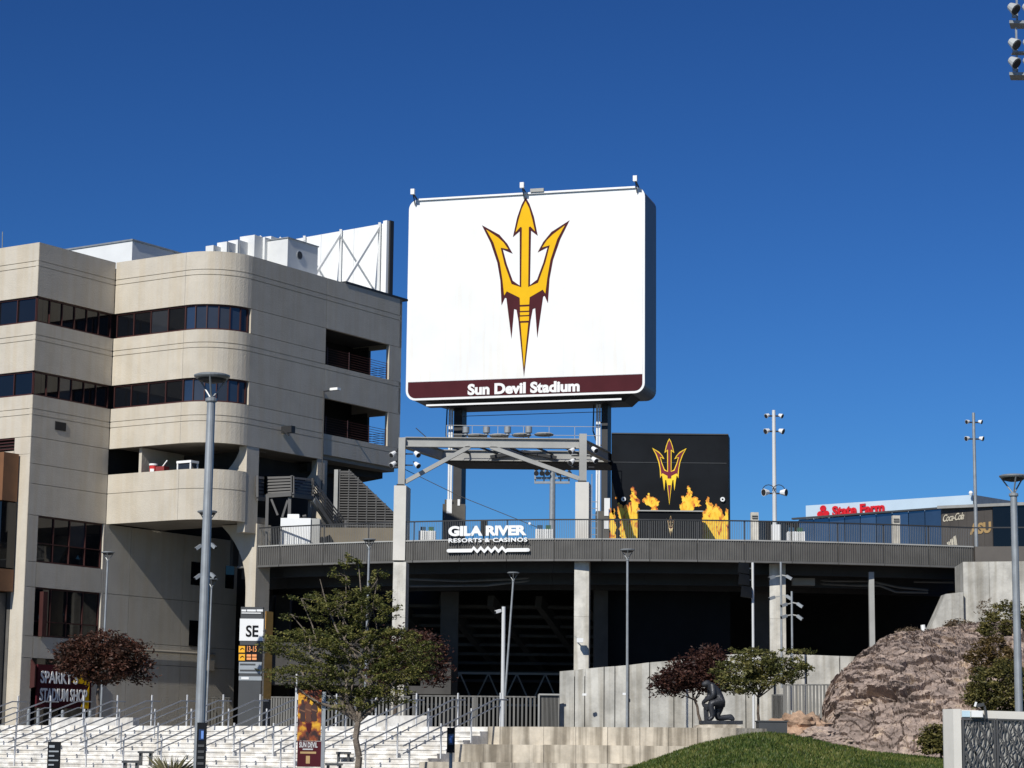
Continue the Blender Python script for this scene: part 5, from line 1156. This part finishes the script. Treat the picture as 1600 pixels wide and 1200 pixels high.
mx = N.new('ShaderNodeMix'); mx.data_type = 'RGBA'; mx.blend_type = 'OVERLAY'; mx.inputs[0].default_value = .55; L.new(r_.outputs[0], mx.inputs[6]); L.new(n2.outputs['Fac'], mx.inputs[7]); L.new(mx.outputs[2], N['Principled BSDF'].inputs['Base Color'])
N['Principled BSDF'].inputs['Roughness'].default_value = .9
bpn = N.new('ShaderNodeBump'); bpn.inputs['Strength'].default_value = .8; bpn.inputs['Distance'].default_value = .08; L.new(n2.outputs['Fac'], bpn.inputs['Height']); L.new(bpn.outputs[0], N['Principled BSDF'].inputs['Normal'])
def interp(x, tab):
    if x <= tab[0][0]: return tab[0][1]
    for (a, b), (c, d) in zip(tab[:-1], tab[1:]):
        if x <= c: return b + (d-b)*(x-a)/(c-a)
    return tab[-1][1]
SIL = [(1272, 1158), (1280, 1130), (1288, 1095), (1297, 1070), (1312, 1046), (1330, 1026), (1352, 1012), (1378, 1000), (1410, 992), (1450, 985), (1500, 981), (1560, 975), (1660, 962)]
BOT = [(1272, 1160), (1300, 1168), (1350, 1178), (1420, 1187), (1500, 1192), (1660, 1196)]
NXR, NYR = 420, 280; vs = []; fs = []
for i in range(NXR+1):
    px = 1272 + (1660-1272)*i/NXR; u_ = i/NXR
    yc, yb = interp(px, SIL), interp(px, BOT); Yb, Yc = 88 - 6*min(1, u_*1.6), 92 + 14*min(1, u_*1.5)
    pb, pc = at(px, yb, Yb), at(px, yc, Yc)
    for j in range(NYR+1):
        t = j/NYR*1.25
        if t <= 1:
            k = t; h = math.sin(k*math.pi/2)**.82
            p = V((pb.x + (pc.x-pb.x)*k, pb.y + (pc.y-pb.y)*(k**1.25), pb.z - .5 + (pc.z-pb.z+.5)*h))
        else: p = pc + V((0, (t-1)*30, -(t-1)*10))
        q = p*.55
        dsp = fbm(q, 4)*.2
        c1_ = facet(p, .5, 0.26, 0.0); c2_ = facet(p + V((4, 9, 2)), 1.3, .15, 3.0); dsp += c1_ + c2_ + facet(p + V((1, 2, 8)), 3.6, .04, 5.0)
        cr = crack(V((p.x*.8 + p.z*.7, p.y*.8, p.z*1.1 - p.x*.35)) + V((fbm(q*2), fbm(q*2 + V((5, 5, 5))), fbm(q*2 + V((9, 1, 4)))))*.35, .55); cr2 = crack(p*1.0 + V((3, 3, 3)), 1.5)
        dsp += (-.45*max(0, 1 - cr*11) - .14*max(0, 1 - cr2*8))*(1 if t <= 1 else 0); dsp += .035*fbm(p*3.2, 4)
        dsp *= min(1, .25 + t*3) if t < .3 else 1
        fade = 1 if t < .93 else max(.25, 1 - (t-.93)*5)
        vs.append(p + V((-.35, -.75, .5))*dsp*fade)
for i in range(NXR):
    for j in range(NYR): k = i*(NYR+1) + j; fs.append((k, k+NYR+1, k+NYR+2, k+1))
rk = MB().add(vs, fs).build('rock_outcrop', ROCK, fix=False); tag(rk, 'large reddish brown rock outcrop rising at the right behind the lawn', 'rock')
def boulder(px, py, Y, r, label, m=ROCK, sq=(1, 1, .6)):
    c = at(px, py, Y); bm = bmesh.new(); bmesh.ops.create_icosphere(bm, subdivisions=4, radius=1)
    for v in bm.verts:
        n0 = v.co.copy(); k = 1 + .22*fbm(n0*1.3 + c, 5) + facet(n0*1.0 + c, 1.6, .12, 2.0) + facet(n0*1.0 + c, 4.0, .05, 6.0) - .12*max(0, 1 - crack(n0 + c, 1.3)*4); v.co = V((n0.x*r*sq[0]*k, n0.y*r*sq[1]*k, n0.z*r*sq[2]*k))
    me = bpy.data.meshes.new('boulder'); bm.to_mesh(me); bm.free(); me.materials.append(m); o = bpy.data.objects.new('boulder', me); col.objects.link(o); o.location = c; tag(o, label, 'boulder'); return o
ROCK2 = mat('pale_orange_rock', (.36, .24, .16), .9, var=.4, scale=2, bump=.8, bscale=8)
boulder(1250, 1142, 82, .95, 'pale orange boulder between the planter box and the rock outcrop', ROCK2, (1.25, 1, .7))
boulder(1282, 1152, 80, .6, 'small brown boulder at the foot of the rock outcrop', ROCK, (1.3, 1, .6))
boulder(1310, 1160, 79, .4, 'small dark purple boulder at the left foot of the rock outcrop', ROCK, (1.4, 1, .6))
for i, (px, py, Y, r) in enumerate(((1332, 1170, 78, .22), (1360, 1174, 78, .16), (1395, 1180, 77.5, .25), (1432, 1182, 77, .18))):
    boulder(px, py, Y, r, '%s loose stone from the left along the foot of the rock outcrop' % ('first', 'second', 'third', 'fourth')[i], ROCK, (1.3, 1, .7))['group'] = 'loose stones below the rock'
p = at(1446, 985, 104); MB().tube(p - Z*.5, p + V((-.12, 0, .25)), .14, .1).build('rock_marker', WHITE); tag(bpy.data.objects['rock_marker'], 'small white stub pipe on top of the rock outcrop', 'pipe')

# ================================================================== LAWN
CREST = [(880, 1230), (940, 1212), (985, 1200), (1040, 1183), (1090, 1166), (1130, 1155), (1165, 1148.5), (1195, 1146), (1230, 1148), (1265, 1155), (1300, 1164), (1350, 1174), (1420, 1182), (1485, 1187), (1680, 1192)]
NXL, NYL = 120, 60; vs = []; fs = []; cr_ = []
for i in range(NXL+1):
    px = 870 + (1680-870)*i/NXL; Yc = 68 + 6*min(1, max(0, (px-1195)/200)) ; pc = at(px, interp(px, CREST), Yc)
    for j in range(NYL+1):
        t = j/NYL*1.2
        if t <= 1: p = V((pc.x*(.55 + .45*t), 38 + (Yc-38)*t, .05 + (pc.z-.05)*(t**1.3)))
        else: p = V((pc.x, Yc + (t-1)*25, pc.z - (t-1)*(t-1)*22))
        p.z += .05*fbm(p*.5, 3); vs.append(p)
for i in range(NXL):
    for j in range(NYL): k = i*(NYL+1)+j; fs.append((k, k+NYL+1, k+NYL+2, k+1))
SOIL = mat('lawn_turf', (.045, .07, .016), .9, var=.35, scale=.6, bump=.6, bscale=20, c2=(.10, .11, .03))
lw = MB().add(vs, fs).build('lawn', SOIL, fix=False, smooth=True); tag(lw, kind='structure')
GRASS = leafmat('grass_blades', (.034, .064, .011), (.08, .12, .022), (.20, .20, .055), .5)
gm = MB(); gv = []; gf = []
for _ in range(42000):
    i = random.random()*(NXL-1); j = random.uniform(.45, .86)*NYL; a = int(i)*(NYL+1)+int(j)
    f_i, f_j = i-int(i), j-int(j); p = (vs[a]*(1-f_i) + vs[a+NYL+1]*f_i)*(1-f_j) + (vs[a+1]*(1-f_i) + vs[a+NYL+2]*f_i)*f_j
    an_ = random.random()*6.28; h = random.uniform(.05, .11); w_ = .03; d = V((math.cos(an_)*w_, math.sin(an_)*w_, 0)); n = len(gv)
    gv += [p - d, p + d, p + V((random.uniform(-.04, .04), random.uniform(-.04, .04), h))]; gf.append((n, n+1, n+2))
gm.v = gv; gm.f = gf; g_o = gm.build('lawn_grass', GRASS, fix=False, org=V((10, 60, 0))); tag(g_o, 'short green grass covering the mound at the lower right', 'grass', kind='stuff')
p = at(1380, 1178, 78); q = at(1482, 1188, 76); MB().bar(p - Z*.05, q - Z*.05, .2, .12).build('lawn_kerb', STEP); tag(bpy.data.objects['lawn_kerb'], 'thin pale concrete kerb between lawn and rock', 'kerb')

# ================================================================== PATTERNED WALL AT RIGHT
YW = 62.0
pw = thing('patterned_wall', V((at(1540, 1190, YW).x, YW, 0)), 'pale concrete wall end with dark patterned metal screen at the lower right', 'wall')
def wp(px, py, d=0): p = at(px, py, YW); return V((p.x, YW - d, p.z))
zt_ = wp(1482, 1107.5).z; x0, x1, x2 = wp(1480, 1150).x, wp(1490, 1150).x, wp(1606, 1150).x
MB().prism([V((x0, YW + .5, -.2)), V((x1, YW, -.2)), V((x1 + .21, YW, -.2)), V((x1 + .21, YW + .6, -.2)), V((x0, YW + .6, -.2))], Z*(zt_ + .2)).build('end_pier', PIERC, pw)
MB().pp(V((x1 + .21, YW + .02, wp(1500, 1121).z)), V((x2-x1+1, 0, -.06)), V((0, .5, 0)), Z*(wp(1500, 1109).z - wp(1500, 1121).z)).build('coping', PIERC, pw)
MB().pp(V((x1 + .21, YW + .12, -.2)), V((x2-x1+1, 0, 0)), V((0, .3, 0)), Z*(wp(1500, 1121).z + .15)).build('wall', mat('screen_back', (.36, .355, .335), .8), pw)
SCR = mat('screen_metal', (.085, .085, .085), .5, metal=.3, var=.15)
zs0, zs1 = .6, wp(1500, 1122).z; xs0 = x1 + .24
for k in range(2):                                      # cut-out screen leaves: wavy strips with gaps
    xa_ = xs0 + k*.92; wd = .9; m_ = MB()
    fr = [(xa_, zs0), (xa_ + wd, zs0)]
    for xx in (xa_, xa_ + wd - .05): m_.pp(V((xx, YW + .02, zs0)), V((.05, 0, 0)), V((0, .03, 0)), Z*(zs1-zs0))
    for zz_ in (zs0, zs1 - .05): m_.pp(V((xa_ + .05, YW + .021, zz_)), V((wd - .1, 0, 0)), V((0, .028, 0)), Z*.05)
    m_.build('screen_frame', SCR, pw)
    m_ = MB(); nb = 11
    for j in range(nb):
        xb_ = xa_ + .05 + (wd - .1)*(j + .5)/nb; pts = []
        for s in range(26):
            z = zs0 + .05 + (zs1-zs0-.1)*s/25; n_x = .06*noise.noise(V((xb_*7, z*9, k*9.0))) + .03*math.sin(z*13 + j*1.7)
            pts.append((xb_ + n_x, z, .010 + .028*abs(noise.noise(V((xb_*9, z*16, 3.3))))))
        for s in range(25):
            (xA, zA, wA), (xB, zB, wB) = pts[s], pts[s+1]; m_.add([V((xA-wA, YW + .03, zA)), V((xA+wA, YW + .03, zA)), V((xB+wB, YW + .03, zB)), V((xB-wB, YW + .03, zB)), V((xA-wA, YW + .05, zA)), V((xA+wA, YW + .05, zA)), V((xB+wB, YW + .05, zB)), V((xB-wB, YW + .05, zB))], [(0,1,2,3), (0,4,5,1), (3,2,6,7), (0,3,7,4), (1,5,6,2)])
    tag(m_.build('screen_pattern', SCR, pw), kind='stuff')
t_ = thing('wall_lamp_box', wp(1525, 1108), 'small white lamp box with dark swivel head on the patterned wall', 'lamp'); a = wp(1517, 1120.5, .12); MB().pp(a, V((.3, 0, 0)), V((0, .15, 0)), Z*.17).build('box', WHITE, t_)
p = wp(1530, 1104, .05); MB().bar(p + V((-.08, 0, .02)), p + V((.12, 0, .06)), .09).build('swivel_head', CHAR, t_); MB().bar(p + V((-.13, 0, .0)), p + V((-.09, 0, .12)), .05).build('lens', WHITE, t_); MB().bar(p + V((.14, 0, .02)), p + V((.16, 0, -.32)), .05).build('stem', CHAR, t_)
MB().pp(wp(1503, 1120, .01), V((.22, 0, 0)), V((0, .02, 0)), Z*.16).build('pale_plate', mat('pale_blue_plate', (.45, .6, .68)), pw)

# ================================================================== TREES AND SHRUBS
def tree(name, base, fork_z, blobs, nclus, nleaf, lsize, lmat, bmat, label, cat='tree', group=None, r0=.1, spray=0.0, limbs=9, lean=(0, 0), seed=1, trunks=1, squash=.55, droop=0.):
    rnd = random.Random(seed); t_ = thing(name, base, label, cat, group)
    fork = V((base.x + lean[0], base.y + lean[1], fork_z)); tk = MB(); tips = []
    def limb(p, q, r_a, r_b, n=4, wob=.08):
        prev = p
        for i in range(1, n+1):
            k = i/n; nx = p.lerp(q, k) + V((rnd.uniform(-1, 1), rnd.uniform(-1, 1), rnd.uniform(-.5, .5)))*wob*(p-q).length*(0 if i == n else 1)
            tk.tube(prev, nx, r_a + (r_b-r_a)*(k-1/n), r_a + (r_b-r_a)*k, 7); prev = nx
    for k in range(trunks):
        off = V((rnd.uniform(-.2, .2), rnd.uniform(-.2, .2), 0)) if k else V((0, 0, 0)); limb(base + off, fork + off*.3, r0, r0*.75, 4, .03)
    lv_, lf = [], []
    pts = []
    wts = [b[3]*b[4]*b[5] for b in blobs]
    for _ in range(nclus):
        b = rnd.choices(blobs, wts)[0]
        while True:
            d = V((rnd.uniform(-1, 1), rnd.uniform(-1, 1), rnd.uniform(-1, 1)))
            if .25 < d.length < 1: break
        d *= (rnd.uniform(.75, 1.0)/d.length if rnd.random() < .65 else 1)
        pts.append(V((b[0] + d.x*b[3], b[1] + d.y*b[4], b[2] + d.z*b[5])))
    far = sorted(pts, key=lambda p: -(p-fork).length)
    ends = [b for b in blobs]
    mains = []
    for b in ends: q = V((b[0], b[1], b[2])); mains.append(q); limb(fork, q, r0*.5, r0*.10, 5, .07)
    for i in range(limbs): 
        q = rnd.choice(pts); m0 = min(mains, key=lambda m: (m-q).length); limb(m0, q, r0*.16, r0*.06, 4, .1)
    for p in pts:
        if rnd.random() < .25: m0 = min(mains, key=lambda m: (m-p).length); limb(m0, p, r0*.08, r0*.03, 2, .08)
        out = (p - fork); out.normalize()
        for s in range(nleaf):
            if spray:
                k = rnd.random(); o = p + V((out.x, out.y, out.z*.35 - .1 - droop))*spray*(k-.4) + V((rnd.gauss(0, 1), rnd.gauss(0, 1), rnd.gauss(0, .55)))*lsize*1.1
            else: o = p + V((rnd.gauss(0, 1), rnd.gauss(0, 1), rnd.gauss(0, squash)))*lsize*2.3
            sz = lsize*rnd.uniform(.6, 1.25); a = V((rnd.gauss(0, 1), rnd.gauss(0, 1), rnd.gauss(0, .5))).normalized(); b_ = a.cross(V((rnd.gauss(0, 1), rnd.gauss(0, 1), rnd.gauss(0, 1)))).normalized()
            n = len(lv_); lv_.extend([o - a*sz, o + b_*sz*.42, o + a*sz, o - b_*sz*.42]); lf.append((n, n+1, n+2, n+3))
    tk.build('trunk', bmat, t_, fix=False); cb = MB(); cb.v = lv_; cb.f = lf; cb.build('crown', lmat, t_, fix=False); return t_
def blob(px, py, Y, rx, ry, rz): p = at(px, py, Y); k = Y/FPX; return (p.x, p.y, p.z, rx*k, ry*k, rz*k)
LG = leafmat('olive_feather_leaves', (.032, .042, .009), (.10, .112, .026), (.26, .235, .07))
LP = leafmat('plum_leaves', (.022, .012, .010), (.06, .025, .020), (.12, .055, .035))
LM = leafmat('bronze_green_leaves', (.026, .016, .011), (.07, .034, .022), (.15, .06, .04))
LY = leafmat('yellow_green_leaves', (.038, .046, .012), (.115, .12, .034), (.26, .23, .08))
LS = leafmat('desert_shrub_leaves', (.036, .038, .011), (.10, .095, .026), (.22, .185, .06))
Yt = 62
tree('feathery_tree', at(557, 1240, Yt), at(556, 1128, Yt).z,
     [blob(540, 900, Yt, 30, 26, 30), blob(528, 950, Yt, 54, 40, 30), blob(582, 950, Yt, 40, 36, 32), blob(478, 1008, Yt, 62, 45, 26), blob(545, 1010, Yt, 55, 50, 32), blob(610, 1010, Yt, 48, 45, 30), blob(492, 1055, Yt, 66, 45, 22), blob(640, 1020, Yt, 42, 34, 22), blob(600, 1085, Yt, 40, 34, 18), blob(565, 1060, Yt, 55, 50, 32), blob(625, 1050, Yt, 45, 40, 24), blob(555, 1098, Yt, 38, 38, 18), blob(455, 960, Yt, 30, 22, 9), blob(500, 905, Yt, 24, 18, 8), blob(590, 905, Yt, 14, 14, 18), blob(440, 1012, Yt, 26, 20, 8), blob(432, 1050, Yt, 22, 18, 6), blob(470, 935, Yt, 26, 18, 7), blob(560, 878, Yt, 10, 10, 10)],
     800, 40, .044, LG, PBARK, 'large olive feathery tree with thin trunk before the steps, centre left', r0=.105, spray=.62, limbs=24, seed=5, droop=.08)
Yt = 90
tree('plum_tree', at(617, 1136, Yt), at(617, 1072, Yt).z,
     [blob(655, 1025, Yt, 42, 40, 34), blob(630, 1010, Yt, 34, 34, 26), blob(672, 1048, Yt, 32, 30, 22), blob(610, 1045, Yt, 34, 30, 24)],
     300, 26, .085, LP, BARK, 'plum-leaved tree partly hidden behind the feathery tree', r0=.08, seed=8)
Yt = 94
tree('plum_tree', V((xat(152, Yt, ZP), Yt, ZP)), at(152, 1068, Yt).z,
     [blob(163, 1008, Yt, 40, 34, 20), blob(130, 1022, Yt, 38, 34, 24), blob(195, 1026, Yt, 36, 34, 24), blob(112, 1038, Yt, 20, 22, 14), blob(215, 1048, Yt, 22, 22, 18), blob(160, 1045, Yt, 48, 36, 20)],
     480, 26, .09, LM, BARK, 'round bronze and green leaved tree in front of the shop sign', r0=.085, limbs=20, seed=3)
Yt = 86
tree('plum_tree', at(1098, 1137, Yt), at(1098, 1094, Yt).z,
     [blob(1108, 1035, Yt, 26, 26, 20), blob(1080, 1050, Yt, 32, 30, 22), blob(1050, 1065, Yt, 28, 26, 17), blob(1110, 1062, Yt, 28, 26, 20), blob(1040, 1077, Yt, 18, 18, 8)],
     360, 26, .085, LP, BARK, 'plum-leaved tree behind the kneeling statue', r0=.06, lean=(-.3, 0), limbs=16, seed=4)
Yt = 82
tree('yellow_green_tree', at(1185, 1140, Yt), at(1182, 1090, Yt).z,
     [blob(1150, 1050, Yt, 34, 34, 24), blob(1185, 1040, Yt, 34, 34, 24), blob(1215, 1050, Yt, 34, 30, 24), blob(1165, 1070, Yt, 38, 34, 16), blob(1240, 1045, Yt, 24, 22, 18), blob(1180, 1018, Yt, 46, 22, 6), blob(1245, 1020, Yt, 28, 18, 4)],
     340, 24, .07, LY, BARK, 'light yellow green small tree right of the kneeling statue', r0=.06, spray=.3, limbs=24, seed=6, trunks=1)
def shrub(px, py, Y, rx, rz, n, label, m=LS, ls=.07, seed=1, nl=22):
    b = at(px, py + rz, Y); tree('desert_shrub', b - Z*.2, b.z + .1, [blob(px, py, Y, rx, rx*.8, rz), blob(px + rx*.5, py + rz*.2, Y, rx*.6, rx*.6, rz*.7), blob(px - rx*.5, py + rz*.25, Y, rx*.6, rx*.6, rz*.65)], n, nl, ls, m, BARK, label, 'shrub', 'desert shrubs on the rock', r0=.04, limbs=14, seed=seed, spray=.25)
shrub(1576, 985, 96, 46, 46, 380, 'tall olive desert shrub high on the rock by the abutment', seed=11)
shrub(1568, 1075, 80, 54, 44, 520, 'broad olive desert shrub behind the patterned wall', seed=12)
shrub(1550, 1025, 88, 36, 30, 200, 'smaller ochre desert shrub between the two large shrubs', leafmat('ochre_leaves', (.05, .035, .01), (.11, .075, .025), (.19, .13, .05)), seed=13)
shrub(1470, 1156, 74, 30, 24, 220, 'dark green low shrub at the left foot of the patterned wall', seed=14)
shrub(1500, 978, 103, 24, 9, 60, 'dry pale brush on the crest of the rock', MATS.get('x') or leafmat('dry_brush', (.08, .055, .035), (.15, .11, .07), (.24, .18, .11)), seed=15)
shrub(1425, 988, 103, 20, 7, 40, 'dry pale grass clump on the left crest of the rock', bpy.data.materials['dry_brush'], seed=16)
shrub(1545, 950, 100, 18, 14, 40, 'sparse twiggy shrub reaching above the rock before the abutment', bpy.data.materials['dry_brush'], .05, seed=17, nl=10)
# spiky plant at the foot of the steps
ag = thing('spiky_plant', at(268, 1215, 56), 'pale spiky grass plant at the bottom edge below the steps', 'plant'); m_ = MB(); c = at(268, 1225, 56)
for i in range(70):
    an_ = random.random()*6.28; l = random.uniform(.4, .75); tl = random.uniform(.1, .75); tip = c + V((math.cos(an_)*tl, math.sin(an_)*tl, l)); s = V((-math.sin(an_), math.cos(an_), 0))*.014
    m_.add([c - s, c + s, c.lerp(tip, .6) + s*.8 + Z*.08, tip, c.lerp(tip, .6) - s*.8 + Z*.08], [(0, 1, 2, 3, 4)])
m_.build('blades', leafmat('pale_blade', (.16, .15, .07), (.25, .23, .12), (.4, .36, .22)), ag, fix=False)
# benches on the steps
for px, py, w_, lb in ((228, 1177, 22, 'dark bench slab on the steps left of centre'), (205, 1192, 26, 'dark bench slab lowest on the steps at the left'), (537, 1178, 22, 'dark bench slab on the steps behind the slim trunk'), (522, 1196, 26, 'dark bench slab lowest on the steps beside the banner')):
    Y = 76 + (1180 - py)*.1; c = at(px, py, Y); t_ = thing('bench', c, lb, 'bench'); MB().box(c, w_*Y/FPX, .5, .07).build('seat', CHAR, t_)
    for s in (-.35, .35): MB().box(c + V((s*w_*Y/FPX, 0, -.4)), .08, .3, .4).build('leg', CHAR, t_)
